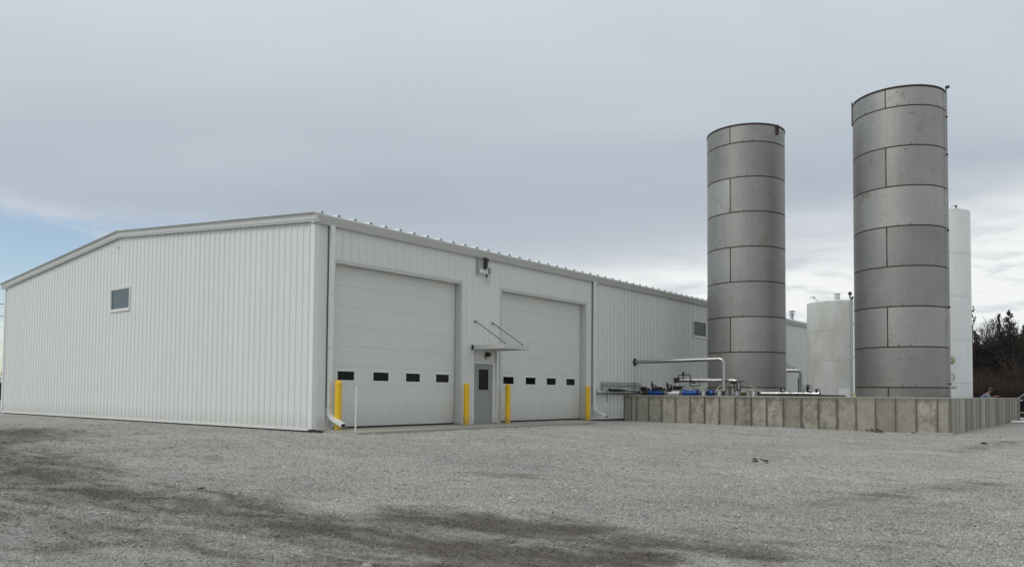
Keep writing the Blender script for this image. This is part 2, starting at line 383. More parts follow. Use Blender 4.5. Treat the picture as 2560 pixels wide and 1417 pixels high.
# ------------------------------------------------------------------ ground
BL, BW = 55.0, 24.4          # building length and width
CX0, CX1, CY = 17.2, 38.3, -13.2
def sm(t): t = np.clip(t, 0, 1); return t*t*(3-2*t)
def rectd(x, y, x0, x1, y0, y1):
    dx = np.maximum(np.maximum(x0-x, x-x1), 0); dy = np.maximum(np.maximum(y0-y, y-y1), 0); return np.hypot(dx, dy)
_tab = np.random.default_rng(3).random((64, 64))
def vnoise(x, y):
    xi = np.floor(x).astype(int); yi = np.floor(y).astype(int); u = sm(x-xi); v = sm(y-yi); T = lambda a, b: _tab[a % 64, b % 64]
    return (T(xi, yi)*(1-u)+T(xi+1, yi)*u)*(1-v)+(T(xi, yi+1)*(1-u)+T(xi+1, yi+1)*u)*v-.5
def gz(x, y):
    x = np.asarray(x, float); y = np.asarray(y, float)
    d1 = rectd(x, y, 0, BL, 0, BW); d2 = rectd(x, y, CX0, CX1, CY, 0)
    lev = -.085-.065*sm((x-14)/4)-.10*sm((-y-1)/11)*sm((x-6)/9)
    base = lev-.42*sm((np.minimum(d1, d2+.8*sm(d2/2))-.7)/15)
    und = .022*np.sin(x*.9+1.3*np.sin(y*.35))*np.sin(y*.7+.8*np.sin(x*.4))+.012*np.sin(2.3*x+1.9*y)*np.sin(1.7*y-x*.8)
    s_, t_ = .777*x-.629*y, .629*x+.777*y                      # across and along the way the trucks drive
    und = und+.05*vnoise(s_*.45+9, t_*1.1)+.03*vnoise(s_*1.3, t_*2.4+5)+.016*vnoise(s_*2.6+3, t_*2.6)
    base = base+und*sm(np.minimum(d1, d2)/1.5)*np.clip(1-(np.hypot(x+5, y+5)-60)/60, 0, 1)
    # the concrete apron in front of the doors: gravel dips below it
    ap = rectd(x, y, .15, 12.5, -1.62, .3)
    return np.where(ap <= 0, -.16, base+(-.01)*(1-sm(ap/.35)))
patches = [(-5.5,9.5,-4.9,6.2,1.0,1.), (-6.5,5.,-7.6,.5,1.0,.85), (-8.0,0.,-8.6,-5.,1.3,.85), (-8.8,-6.2,-8.2,-9.2,1.1,.85), (-8.2,-9.6,-8.1,-12.0,.95,.88),
           (-7.0,-11.2,-6.2,-13.3,.7,1.), (-7.9,-12.4,-7.2,-14.6,.65,1.05), (-6.6,-13.,-6.1,-15.4,.5,.9), (-8.9,-12.2,-7.6,-15.,.5,.8), (-3.2,-9.2,-2.8,-10.,.3,.5), (1.,-15.6,3.,-16.4,.4,.5),
           (9.5,-14.6,14.,-15.6,.5,.5), (-3.,4.,-2.5,2.,.3,.4), (-2.,-14.6,.5,-15.5,.3,.45), (-5.6,-15.,-5.,-16.4,.3,.5), (-9.8,-8.,-9.4,-11.,.4,.4), (-8.5,3.,-10.2,-6.,2.8,.68), (-9.8,-6.,-9.4,-12.,1.5,.55), (-7.5,-12.,-5.2,-15.6,1.3,.36), (-5.,8.,-6.5,3.,2.0,.8)]
def damp(x, y):
    o = np.zeros_like(x)
    for ax, ay, bx, by, r, s in patches:
        vx, vy = bx-ax, by-ay; L = vx*vx+vy*vy; t = np.clip(((x-ax)*vx+(y-ay)*vy)/L, 0, 1)
        d = np.hypot(x-ax-t*vx, y-ay-t*vy); o = np.maximum(o, s*np.exp(-(d/r)**2*.9))
    return o
def make_ground():
    def axis(a, b, s, far):
        core = np.arange(a, b+1e-6, s); out = []; st = s*2; p = b
        while p < far: p += st; st *= 1.35; out.append(p)
        lo = []; st = s*2; p = a
        while p > -far: p -= st; st *= 1.35; lo.append(p)
        return np.array(lo[::-1]+list(core)+out)
    xs = axis(-16, 42, .2, 2500); ys = axis(-22, 12, .2, 2500)
    X, Y = np.meshgrid(xs, ys, indexing='ij'); Z = gz(X, Y); nx, ny = X.shape
    v = np.stack([X.ravel(), Y.ravel(), Z.ravel()], 1)
    i = np.arange(nx-1)[:, None]*ny+np.arange(ny-1)[None, :]; i = i.ravel()
    f = np.stack([i, i+ny, i+ny+1, i+1], 1)
    me = bpy.data.meshes.new('ground'); me.vertices.add(len(v)); me.vertices.foreach_set('co', v.ravel())
    me.loops.add(f.size); me.loops.foreach_set('vertex_index', f.ravel().astype(np.int32)); me.polygons.add(len(f))
    me.polygons.foreach_set('loop_start', np.arange(0, f.size, 4).astype(np.int32)); me.update(calc_edges=True)
    a = me.attributes.new('damp', 'FLOAT', 'POINT'); a.data.foreach_set('value', damp(X.ravel(), Y.ravel()).astype(np.float32))
    me.polygons.foreach_set('use_smooth', [True]*len(f)); me.materials.append(M['ground'])
    o = bpy.data.objects.new('ground', me); COL.objects.link(o); o['kind'] = 'structure'
make_ground()

def make_gravel():
    # loose stones lying over the yard in front of the building, thinning with distance
    pts = []
    for (r0, r1, dens, s0, s1) in ((3.0, 9.5, 1300, .006, .0135), (9.5, 14, 700, .008, .016), (14, 21, 230, .010, .019), (21, 32, 45, .012, .024)):
        A = R(76)/2*(r1*r1-r0*r0); n = int(A*dens)
        rr = np.sqrt(rng.uniform(r0*r0, r1*r1, n)); th = YAW+rng.uniform(-R(38), R(38), n)
        x = EYE.x+rr*np.cos(th); y = EYE.y+rr*np.sin(th)
        sc = s0+(s1-s0)*rng.random(n)**2.2
        pts.append(np.stack([x, y, sc], 1))
    p = np.concatenate(pts); x, y, sc = p.T
    big = rng.random(len(x)) < .0025; sc = np.where(big, sc*2.1, sc)
    ok = (rectd(x, y, -.05, BL, -.03, BW) > 0) & (rectd(x, y, CX0-.03, CX1, CY-.03, 0) > 0) & (rectd(x, y, .3, 11.6, -1.55+.12*math.sin(1), .1) > 0)
    x, y, sc = x[ok], y[ok], sc[ok]; z = gz(x, y)+sc*.22
    dm = damp(x, y); keep = rng.random(len(x)) > .35*np.clip(dm, 0, 1); x, y, z, sc, dm = x[keep], y[keep], z[keep], sc[keep], dm[keep]
    n = len(x); me = bpy.data.meshes.new('gravel'); me.vertices.add(n); me.vertices.foreach_set('co', np.stack([x, y, z], 1).ravel())
    for nm, val in (('damp', dm), ('tone', np.clip(rng.normal(1.04, .22, n), .45, 1.7)), ('size', sc)):
        a = me.attributes.new(nm, 'FLOAT', 'POINT'); a.data.foreach_set('value', val.astype(np.float32))
    for nm, val in (('rot', np.stack([rng.uniform(-.6, .6, n), rng.uniform(-.6, .6, n), rng.uniform(0, 6.28, n)], 1)), ('shape', np.stack([rng.uniform(.7, 1.5, n), rng.uniform(.6, 1.1, n), rng.uniform(.4, .8, n)], 1))):
        a = me.attributes.new(nm, 'FLOAT_VECTOR', 'POINT'); a.data.foreach_set('vector', val.astype(np.float32).ravel())
    o = bpy.data.objects.new('gravel', me); COL.objects.link(o)
    g = bpy.data.node_groups.new('scatter_stones', 'GeometryNodeTree')
    g.interface.new_socket('Geometry', in_out='INPUT', socket_type='NodeSocketGeometry'); g.interface.new_socket('Geometry', in_out='OUTPUT', socket_type='NodeSocketGeometry')
    gi = g.nodes.new('NodeGroupInput'); go = g.nodes.new('NodeGroupOutput'); L = g.links.new
    ico = g.nodes.new('GeometryNodeMeshIcoSphere'); ico.inputs['Radius'].default_value = 1; ico.inputs['Subdivisions'].default_value = 1
    nz = g.nodes.new('ShaderNodeTexNoise'); nz.inputs['Scale'].default_value = 1.7
    sub = g.nodes.new('ShaderNodeVectorMath'); sub.operation = 'SUBTRACT'; sub.inputs[1].default_value = (.5, .5, .5); L(nz.outputs['Color'], sub.inputs[0])
    sp = g.nodes.new('GeometryNodeSetPosition'); L(ico.outputs['Mesh'], sp.inputs['Geometry']); L(sub.outputs[0], sp.inputs['Offset'])
    smt = g.nodes.new('GeometryNodeSetMaterial'); smt.inputs['Material'].default_value = M['stone']; L(sp.outputs[0], smt.inputs['Geometry'])
    iop = g.nodes.new('GeometryNodeInstanceOnPoints'); L(gi.outputs[0], iop.inputs['Points']); L(smt.outputs[0], iop.inputs['Instance'])
    def na(name, typ):
        a = g.nodes.new('GeometryNodeInputNamedAttribute'); a.data_type = typ; a.inputs['Name'].default_value = name; return a.outputs['Attribute']
    mul = g.nodes.new('ShaderNodeVectorMath'); mul.operation = 'SCALE'; L(na('shape', 'FLOAT_VECTOR'), mul.inputs[0]); L(na('size', 'FLOAT'), mul.inputs['Scale'])
    e2r = g.nodes.new('FunctionNodeEulerToRotation'); L(na('rot', 'FLOAT_VECTOR'), e2r.inputs[0])
    L(e2r.outputs[0], iop.inputs['Rotation']); L(mul.outputs[0], iop.inputs['Scale']); L(iop.outputs[0], go.inputs[0])
    md = o.modifiers.new('scatter', 'NODES'); md.node_group = g; me.materials.append(M['stone'])
    tag(o, 'loose pale crushed limestone gravel covering the yard', 'gravel', kind='stuff')
make_gravel()

# concrete apron before the doors: three poured bays
ap = MB(); ap.box(.35, 12.4, -1.55, .24, -.4, -.012)
apron = bpy.data.objects.new('concrete_apron', None); COL.objects.link(apron); apron['kind'] = 'structure'
for x0, x1, j in ((.35, 4.35, 0), (4.362, 8.36, 1), (8.372, 12.5, 2)):
    b = MB(); zf = -.03; pts = [(x0, .24, -.4), (x0, -1.55-.04*j, -.4), (x0, -1.55-.04*j, -.045), (x0, -.3, -.02), (x0, .24, -.012)]
    b.prism(pts, (x1-x0, 0, 0)); b.build('slab_bay', 'slab', apron)
b = MB(); b.prism([(12.512, .0, -.4), (12.512, -1.5, -.4), (12.512, -1.5, -.06), (12.512, 0, -.02)], (0.9, 0, 0)); b.build('slab_bay', 'slab', apron)

# ------------------------------------------------------------------ main building
HE = 5.97; SL = (6.98-HE)/(BW/2)
bld = thing('metal_building', (0, 0, 0), 'long white ribbed metal building with a low gable roof and two tall doors', 'building')
def roofz(y): return HE+SL*min(y, BW-y)
MAJ = .3048
def profile(u0, u1, phase, breaks=()):
    """height of the sheet over u: trapezoid ribs every foot with two faint stiffeners between"""
    def h(u):
        t = ((u-phase)/MAJ) % 1.0; d = min(t, 1-t)*MAJ
        if d < .015: return .030
        if d < .042: return .030*(.042-d)/.027
        return 0.
    ks = set([u0, u1]); k0 = int(math.floor((u0-phase)/MAJ))-1
    for k in range(k0, k0+int((u1-u0)/MAJ)+4):
        c = phase+k*MAJ
        for d in (-.042, -.015, .015, .042): ks.add(c+d)
    for q in breaks: ks.add(q)
    us = sorted(x for x in ks if u0-1e-9 <= x <= u1+1e-9)
    return [(x, h(x)) for x in us]
def clad(name, u0, u1, top, phase, openings, axis, z0=0., off=0.):
    """sheet from u0 to u1; axis 'x': on plane y=off facing -y; axis 'y': on plane x=off facing -x"""
    br = [q for o in openings for q in o[:2]]
    pr = profile(u0, u1, phase, br); mb = MB()
    for (a, ha), (b, hb) in zip(pr, pr[1:]):
        if b-a < 1e-6: continue
        mid = (a+b)/2; seg = [(z0, None)]
        spans = [[z0, None]]
        for (p, q, lo, hi) in openings:
            if p < mid < q:
                new = []
                for s in spans:
                    if lo > s[0]+.001: new.append([s[0], lo])
                    new.append([hi, s[1]])
                spans = new
        for lo, hi in spans:
            ta, tb = (top(a), top(b)) if hi is None else (hi, hi)
            if axis == 'x': vs = [(a, off-ha, lo), (b, off-hb, lo), (b, off-hb, tb), (a, off-ha, ta)]; f = (0,1,2,3)
            else: vs = [(off-ha, a, lo), (off-hb, b, lo), (off-hb, b, tb), (off-ha, a, ta)]; f = (3,2,1,0)
            mb.add(vs, [f])
    if mb.v: return mb.build(name, 'white', bld)
D1 = (.72, 6.16, 0, 4.88); D2 = (8.40, 14.0, 0, 4.88); NI = (6.88, 8.14, 0, 2.62)
W2 = (24.37, 25.93, 4.22, 5.0); W1 = (11.37, 12.92, 4.2, 4.98)
eo = [D1, D2, NI, W2]
for k in range(60):
    a = .12+.9144*k; b = min(a+.9144, BL-.1)
    if a >= BL-.1: break
    clad('wall_panel', a, b, lambda x: HE+.02, 1.02, [o for o in eo if o[0] < b and o[1] > a], 'x')
for k in range(27):
    a = .12+.9144*k; b = min(a+.9144, BW-.12)
    if a >= BW-.12: break
    clad('wall_panel', a, b, lambda y: roofz(y)+.02, .24, [o for o in [W1] if o[0] < b and o[1] > a], 'y')
# plain walls out of view, core, foundation
b = MB(); b.box(.0, BL, BW-.03, BW, 0, HE); b.box(BL-.03, BL, .3, BW-.03, 0, HE); b.add([(BL, .3, HE), (BL, BW, HE), (BL, BW/2, HE+SL*BW/2)], [(0,1,2)])
b.build('rear_wall', 'white', bld)
b = MB(); b.box(.06, BL-.06, .03, BW-.05, -.6, -.012); b.build('foundation', 'found', bld)
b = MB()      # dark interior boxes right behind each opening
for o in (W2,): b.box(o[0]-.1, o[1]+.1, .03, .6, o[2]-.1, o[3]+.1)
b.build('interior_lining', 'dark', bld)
# corner and base trim
b = MB(); b.prism([(-.046, -.048, 0), (.13, -.048, 0), (.13, .0, 0), (.0, .0, 0), (.0, .13, 0), (-.046, .13, 0)], (0, 0, HE)); b.build('corner_trim', 'whitetrim', bld)
b = MB(); b.box(-.046, .0, BW-.13, BW+.04, 0, HE); b.build('corner_trim', 'whitetrim', bld)
b = MB(); b.box(-.036, -.002, .13, BW-.13, -.04, .035)
for x0, x1 in ((.13, .66), (6.26, 6.80), (8.2, 8.34), (14.1, BL)): b.box(x0, x1, -.036, -.002, -.03, .04)
b.build('base_trim', 'whitetrim', bld)
# screws in rows along the girts
b = MB()
def screw_row(axis, u0, u1, z, skip):
    k = 0
    while True:
        ph = (.24 if axis == 'y' else 1.02)-3*MAJ+k*MAJ; k += 1
        if ph > u1: break
        for d in (-.055, .055):
            u = ph+d
            if u < u0 or any(p-.1 < u < q+.1 and lo-.1 < z < hi+.1 for p, q, lo, hi in skip): continue
            s = .009; c = (-.001, u, z) if axis == 'y' else (u, -.001, z)
            if axis == 'y': vs = [(0, u-s, z-s), (0, u+s, z-s), (0, u+s, z+s), (0, u-s, z+s), (-.010, u, z)]
            else: vs = [(u-s, 0, z-s), (u+s, 0, z-s), (u+s, 0, z+s), (u-s, 0, z+s), (u, -.010, z)]
            b.add(vs, [(0,1,4), (1,2,4), (2,3,4), (3,0,4)])
for z in (.35, 1.15, 2.25, 3.75, 5.25): screw_row('y', .15, BW-.15, z, [W1])
for z in (.35, 2.25, 3.75, 5.3): screw_row('x', .3, BL-.3, z, eo)
so_ = b.build('screw_rows', 'galv', bld); so_['kind'] = 'stuff'
# roof panels: 2 ft standing seams, open trapezoid ends
slope = math.atan(SL); RL = (BW/2+.30)/math.cos(slope)
def roof_panel_mesh():
    mb = MB(); W_ = .6096; h = .075
    pr = [(-W_/2, 0), (-.10, 0), (-.035, h), (.035, h), (.10, 0), (W_/2, 0)]
    vs = [(x, 0, z) for x, z in pr]+[(x, RL, z) for x, z in pr]; n = len(pr)
    mb.add(vs, [(i, i+1, n+i+1, n+i) for i in range(n-1)])
    # closure at the eave with the small dark hole of the folded end
    mb.add([(-.10, .0, 0), (.10, .0, 0), (.035, .0, h), (-.035, .0, h)], [(0, 1, 2, 3)])
    mb.add([(-.030, -.004, .022), (.030, -.004, .022), (.020, -.004, .058), (-.020, -.004, .058)], [(0, 1, 2, 3)], 1)
    mb.add([(-W_/2, 0, -.015), (W_/2, 0, -.015), (W_/2, 0, 0), (-W_/2, 0, 0)], [(0, 1, 2, 3)])
    return mb.mesh('roof_panel', ['roof', 'dark'])
rp = roof_panel_mesh(); ZR = HE+.235
x = .07
while x < BL+.2:
    inst(rp, 'roof_panel', bld, (x, -.22, ZR-SL*.22), (slope, 0, 0))
    inst(rp, 'roof_panel', bld, (x, BW+.22, ZR-SL*.22), (slope, 0, math.pi)); x += .6096
b = MB(); b.prism([(-.12, BW/2-.45, ZR+SL*(BW/2-.45)+.085), (-.12, BW/2, ZR+SL*BW/2+.105), (-.12, BW/2+.45, ZR+SL*(BW/2-.45)+.085), (-.12, BW/2+.45, ZR+SL*(BW/2-.45)+.02), (-.12, BW/2-.45, ZR+SL*(BW/2-.45)+.02)], (BL+.3, 0, 0))
b.build('ridge_cap', 'roof', bld)
# rake trim of the gable: folded fascia with a lower lip, plus the bright roof edge
def rake(z0, z1, x0, x1, name, mt):
    mb = MB()
    for ya, yb in ((-.24, BW/2), (BW/2, BW+.24)):
        za, zb = [SL*min(q, BW-q)+HE for q in (ya, yb)]
        vs = []
        for xx in (x0, x1):
            vs += [(xx, ya, za+z0), (xx, yb, zb+z0), (xx, yb, zb+z1), (xx, ya, za+z1)]
        mb.add(vs, [(0,3,2,1), (4,5,6,7), (0,1,5,4), (2,3,7,6), (0,4,7,3), (1,2,6,5)])
    return mb.build(name, mt, bld)
rake(.045, .205, -.15, -.05, 'rake_trim', 'trim'); rake(.0, .042, -.125, -.052, 'rake_lip', 'whitetrim'); rake(.208, .262, -.165, .05, 'rake_cap', 'roof')
# eave gutter: sloped face, lip and soffit return
b = MB(); pts = [(-.13, -.0, HE-.05), (-.13, -.13, HE-.05), (-.13, -.215, HE+.15), (-.13, -.215, HE+.175), (-.13, -.195, HE+.175), (-.13, -.0, HE+.19)]
b.prism(pts, (BL+.2, 0, 0)); b.build('eave_gutter', 'trim', bld)
b = MB(); b.box(-.14, BL, -.225, -.20, HE+.178, HE+.20); b.build('gutter_lip', 'roof', bld)
# frames round the openings
def opening_frame(o, depth, name):
    x0, x1, z0, z1 = o; mb = MB(); t = .085
    mb.box(x0-t, x0, -.045, .0, z0, z1+t); mb.box(x1, x1+t, -.045, .0, z0, z1+t); mb.box(x0, x1, -.045, 0, z1, z1+t)
    mb.box(x0-.02, x0, 0, depth, z0, z1); mb.box(x1, x1+.02, 0, depth, z0, z1); mb.box(x0, x1, 0, depth, z1, z1+.02)
    mb.box(x0-t-.012, x1+t+.012, -.052, -.046, z1+t, z1+t+.014)
    return mb.build(name, 'trim', bld)
opening_frame(D1, .27, 'door_surround'); opening_frame(D2, .27, 'door_surround')
# overhead doors
def overhead(o, wins, lab):
    x0, x1, z0, z1 = o; mb = MB(); mb.box(x0+.001, x1-.001, .262, .30, z0, z1); d = mb.build('overhead_door', 'trim', bld); tag(d, lab)
    sh = (z1-.035)/8
    for k in range(8):
        s = MB(); a, c = .035+k*sh+.0018, .035+(k+1)*sh-.0018
        holes = sorted(wins) if k == 2 else []
        if not holes: s.box(x0+.03, x1-.03, .215, .26, a, c)
        else:
            wz0, wz1 = 1.43, 1.70; s.box(x0+.03, x1-.03, .215, .26, a, wz0); s.box(x0+.03, x1-.03, .215, .26, wz1, c)
            xs = [x0+.03]+[q for h in holes for q in (h, h+.64)]+[x1-.03]
            for i in range(0, len(xs), 2): s.box(xs[i], xs[i+1], .215, .26, wz0, wz1)
        s.build('door_section', 'door', d)
    for h in wins:
        f = MB(); t = .045; z0_, z1_ = 1.43, 1.70
        f.box(h-t, h+.64+t, .203, .2148, z1_, z1_+t); f.box(h-t, h+.64+t, .203, .2148, z0_-t, z0_); f.box(h-t, h, .203, .2148, z0_, z1_); f.box(h+.64, h+.64+t, .203, .2148, z0_, z1_)
        f.build('window_frame', 'whitetrim', d)
        g = MB(); g.box(h, h+.64, .232, .24, z0_, z1_); g.build('pane', 'glass', d)
    g = MB(); g.box(x0+.03, x1-.03, .22, .262, -.012, .034); g.build('bottom_seal', 'black', d)
overhead(D1, [1.05, 2.44, 3.83, 5.22], 'tall white sectional door nearest the gable corner')
overhead(D2, [8.81, 10.19, 11.57, 12.95], 'tall white sectional door beyond the entry door')
# entry niche: frame, panel above, leaf
x0, x1 = 6.88, 8.14
b = MB(); b.box(x0-.07, x0, -.045, .07, 0, 2.62); b.box(x1, x1+.07, -.045, .07, 0, 2.62); b.build('niche_trim', 'whitetrim', bld)
b = MB()
for (a, ha), (c, hc) in zip(profile(x0, x1, 7.06), profile(x0, x1, 7.06)[1:]): b.add([(a, .07-ha, 2.20), (c, .07-hc, 2.20), (c, .07-hc, 2.64), (a, .07-ha, 2.64)], [(0,1,2,3)])
b.box(x0, x1, .05, .07, 2.17, 2.20); b.build('transom_panel', 'white', bld)
b = MB(); b.box(x0, 6.965, .02, .12, 0, 2.20); b.box(7.99, 8.06, .02, .12, 0, 2.20); b.box(6.965, 7.99, .02, .12, 2.13, 2.20); b.box(8.06, x1, .045, .12, 0, 2.20)
dfm = b.build('entry_door', 'whitetrim', bld); tag(dfm, 'grey steel entry door in a white frame')
b = MB(); b.box(6.975, 7.98, .055, .10, .02, 2.125); b.box(6.975, 7.98, .05, .11, -.012, .018, 1); b.build('door_leaf', ['leaf', 'steelfit'], dfm)
b = MB(); b.box(7.19, 7.81, .047, .054, 1.14, 1.19); b.box(7.19, 7.81, .047, .054, 1.93, 1.98); b.box(7.19, 7.235, .047, .054, 1.19, 1.93); b.box(7.77, 7.81, .047, .054, 1.19, 1.93); b.build('window_frame', 'leaf', dfm)
b = MB(); b.box(7.235, 7.77, .049, .0545, 1.19, 1.93); b.build('pane', 'glass', dfm)
for z in (.32, 1.06, 1.80):
    b = MB(); b.tube([(6.968, .045, z-.06), (6.968, .045, z+.06)], .014, 8); b.box(6.94, 6.975, .047, .052, z-.06, z+.06); b.build('hinge', 'black', dfm)
b = MB(); b.box(7.86, 7.93, .035, .054, .93, 1.17); b.tube([(7.895, .03, 1.0), (7.895, -.02, 1.0), (7.80, -.02, .995)], .012, 8); b.tube([(7.895, .035, 1.11), (7.895, .02, 1.11)], .022, 10); b.build('handle', 'steelfit', dfm, True)
b = MB(); b.box(7.60, 7.74, .055, .068, 2.30, 2.52); b.prism([(7.595, .055, 2.40), (7.595, -.06, 2.40), (7.595, -.10, 2.47), (7.595, -.06, 2.55), (7.595, .055, 2.55)], (.15, 0, 0)); b.build('wall_light', 'black', bld)
b = MB(); b.prism([(7.61, .05, 2.30), (7.61, -.03, 2.33), (7.61, -.055, 2.396), (7.61, .05, 2.396)], (.12, 0, 0)); b.build('light_lens', 'stonewhite', bld)
# canopy
b = MB(); cx0, cx1, cy = 6.76, 8.15, -1.55
b.box(cx0, cx1, cy, -.036, 2.745, 2.765); b.box(cx0, cx0+.02, cy, -.036, 2.62, 2.745); b.box(cx1-.02, cx1, cy, -.036, 2.62, 2.745); b.box(cx0+.02, cx1-.02, cy, cy+.02, 2.62, 2.745)
b.box(cx0+.02, cx1-.02, cy+.02, -.036, 2.655, 2.675); b.box(cx0+.02, cx1-.02, cy+.02, cy+.06, 2.62, 2.632)
cn = b.build('canopy', 'trim', bld)
for xx in (6.94, 7.89):
    b = MB(); b.tube([(xx, -.036, 3.62), (xx, -.07, 3.62), (xx, -1.42, 2.80), (xx, -1.42, 2.77)], .017, 8); b.tube([(xx, -.03, 3.62), (xx, -.045, 3.62)], .04, 10); b.box(xx-.02, xx+.02, -1.45, -1.38, 2.765, 2.80); b.build('hanger_rod', 'rod', cn, True)
b = MB(); b.box(cx0-.03, cx0-.002, -.12, -.05, 2.60, 2.78); b.build('gutter_end', 'black', cn)
# windows
def window(o, axis, name='window'):
    u0, u1, z0, z1 = o
    def bx(mb, a, b_, d0, d1, lo, hi):
        if axis == 'x': mb.box(a, b_, d0, d1, lo, hi)
        else: mb.box(d0, d1, a, b_, lo, hi)
    f = MB(); t = .05; bx(f, u0-t, u1+t, -.046, .05, z1, z1+t); bx(f, u0-t, u0, -.046, .05, z0, z1); bx(f, u1, u1+t, -.046, .05, z0, z1)
    bx(f, u0-t-.02, u1+t+.02, -.052, -.04, z1+t, z1+t+.012)
    w_ = f.build(name, 'whitetrim', bld)
    s = MB(); bx(s, u0-t, u1+t, -.06, .05, z0-.085, z0); s.build('sill', 'whitetrim', w_)
    g = MB(); bx(g, u0, u1, .0, .012, z0, z1); g.build('pane', 'glass2', w_)
    r_ = MB(); bx(r_, u0, u0+.03, -.02, 0, z0, z1); bx(r_, u1-.03, u1, -.02, 0, z0, z1); bx(r_, u0+.03, u1-.03, -.02, 0, z1-.03, z1); bx(r_, u0+.03, u1-.03, -.02, 0, z0, z0+.03); r_.build('window_frame', 'trim', w_)
window(W1, 'y'); window(W2, 'x')
# downspouts
def downspout(x, lab, zk=.62):
    c = x
    b = MB(); b.box(c-.075, c+.075, -.155, -.055, 3.93, HE-.03); d = b.build('downspout', 'whitetrim', bld, bevel=.012); tag(d, lab)
    b = MB(); b.box(c-.077, c+.077, -.157, -.053, 2.33, 3.927); b.build('downspout_length', 'whitetrim', d, bevel=.012)
    b = MB(); b.box(c-.075, c+.075, -.155, -.055, zk+.02, 2.327); b.build('downspout_length', 'whitetrim', d, bevel=.012)
    # curved shoe kicking outwards
    path = bend([(c, -.105, zk+.02), (c, -.105, .36), (c, -.74, .12)], .16, 6); mb = MB(); n = len(path); vs = []
    for i, p in enumerate(path):
        t = (path[min(i+1, n-1)]-path[max(i-1, 0)]).normalized(); s = Vector((1, 0, 0)); q = s.cross(t).normalized()
        for a, e in ((-1, -1), (1, -1), (1, 1), (-1, 1)): vs.append(p+s*a*.078+q*e*.052)
    fs = [(i*4+j, i*4+(j+1) % 4, (i+1)*4+(j+1) % 4, (i+1)*4+j) for i in range(n-1) for j in range(4)]
    mb.add(vs, fs)
    e = path[-1]; t = (path[-1]-path[-2]).normalized(); q = Vector((1, 0, 0)).cross(t).normalized()
    mb.add([e-t*.02+Vector((1, 0, 0))*a*.07+q*k*.045 for a, k in ((-1, -1), (1, -1), (1, 1), (-1, 1))], [(0, 1, 2, 3)], 1)
    mb.build('downspout_shoe', ['whitetrim', 'dark'], d, bevel=.008)
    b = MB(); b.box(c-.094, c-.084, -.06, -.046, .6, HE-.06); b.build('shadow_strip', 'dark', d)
downspout(.54, 'white downspout at the gable corner beside the first tall door'); downspout(14.62, 'white downspout beyond the second tall door')
# antenna bracket under the eave
b = MB(); b.box(7.00, 7.05, -.10, -.036, 5.30, 5.92); ant = b.build('antenna_bracket', 'galv', bld); tag(ant, 'small bracketed antenna with a looping cable under the eave')
b = MB(); b.box(7.05, 7.42, -.13, -.09, 5.38, 5.52); b.build('bracket_arm', 'pvc', ant)
b = MB(); b.box(7.24, 7.37, -.21, -.135, 5.54, 5.94); b.build('panel_antenna', 'black', ant)
b = MB(); b.tube([(7.40, -.15, 5.36), (7.40, -.15, 5.62)], .045, 12); b.build('collar', 'pvc', ant, True)
b = MB(); b.tube([(7.40, -.15, 5.24), (7.40, -.15, 5.36)], .035, 12); b.tube([(7.46, -.13, 5.62), (7.44, -.13, 5.75), (7.52, -.13, 5.93)], .022, 8); b.build('connector', 'black', ant, True)
b = MB(); b.tube([(7.40+.125*(1-math.cos(t))+.0, -.13, 5.30-.32*math.sin(t)+.14*t/math.pi) for t in [i*math.pi/14 for i in range(15)]], .011, 6); b.build('cable', 'galv', ant, True)
b = MB(); b.box(7.60, 7.71, -.12, -.036, 5.44, 5.62); b.build('junction_box', 'galv', ant)
b = MB(); b.tube([(-.09, 12.35, 6.62), (-.04, 12.35, 6.62)], .03, 8); b.build('vent_plug', 'galv', bld)
# roof vent far along, second canopy
b = MB(); zc = 6.32; V = (43.1, 1.2, 0); b.lathe([(.125, zc-.1), (.125, zc+.78)], V, 18); b.lathe([(.0, zc+.97), (.17, zc+.95), (.25, zc+.88), (.25, zc+.85), (.12, zc+.84)], V, 18); b.lathe([(.125, zc+.72), (.24, zc+.70), (.24, zc+.67), (.125, zc+.67)], V, 18)
b.build('roof_vent', 'galv', bld, True)
c2 = copy_tree(cn, bld); c2.location = (27.9, 0, 0)

# ------------------------------------------------------------------ bollards and stake
def bollard():
    root = thing('bollard', (0, 0, 0), '', 'bollard')
    b = MB(); b.lathe([(.102, -.2), (.102, 1.30)], n=28); b.build('post', 'yellow', root, True)
    b = MB(); b.lathe([(.106, 1.302), (.106, 1.34), (.096, 1.38), (.066, 1.412), (.028, 1.428), (.001, 1.43)], n=28); b.build('dome_cap', 'yellow', root, True)
    b = MB(); b.lathe([(.102, -.03), (.109, -.02), (.109, .035), (.1025, .04)], n=28); b.build('base_ring', 'yellow', root, True)
    return root
b0 = bollard(); labs = ['yellow bollard at the corner behind the white downspout shoe', 'yellow bollard just left of the grey entry door', 'yellow bollard right of the grey entry door, before the second tall door', 'yellow bollard beyond the second tall door beside the far downspout']
for i, (x, y) in enumerate(((.66, -.34), (6.15, -.36), (8.40, -.36), (13.75, -.34))):
    o = b0 if i == 0 else copy_tree(b0); o.location = (x, y, -.012); o.rotation_euler.z = i*1.3; tag(o, labs[i], 'bollard', 'yellow bollards along the doors')
b = MB(); b.box(-.02, .02, -.012, .012, -.25, 1.30); st = b.build('marker_stake', 'pvc'); st.location = (.60, -1.2, -.05); st.rotation_euler = (R(.6), R(.4), R(20))
tag(st, 'thin white marker stake standing before the first tall door', 'stake')

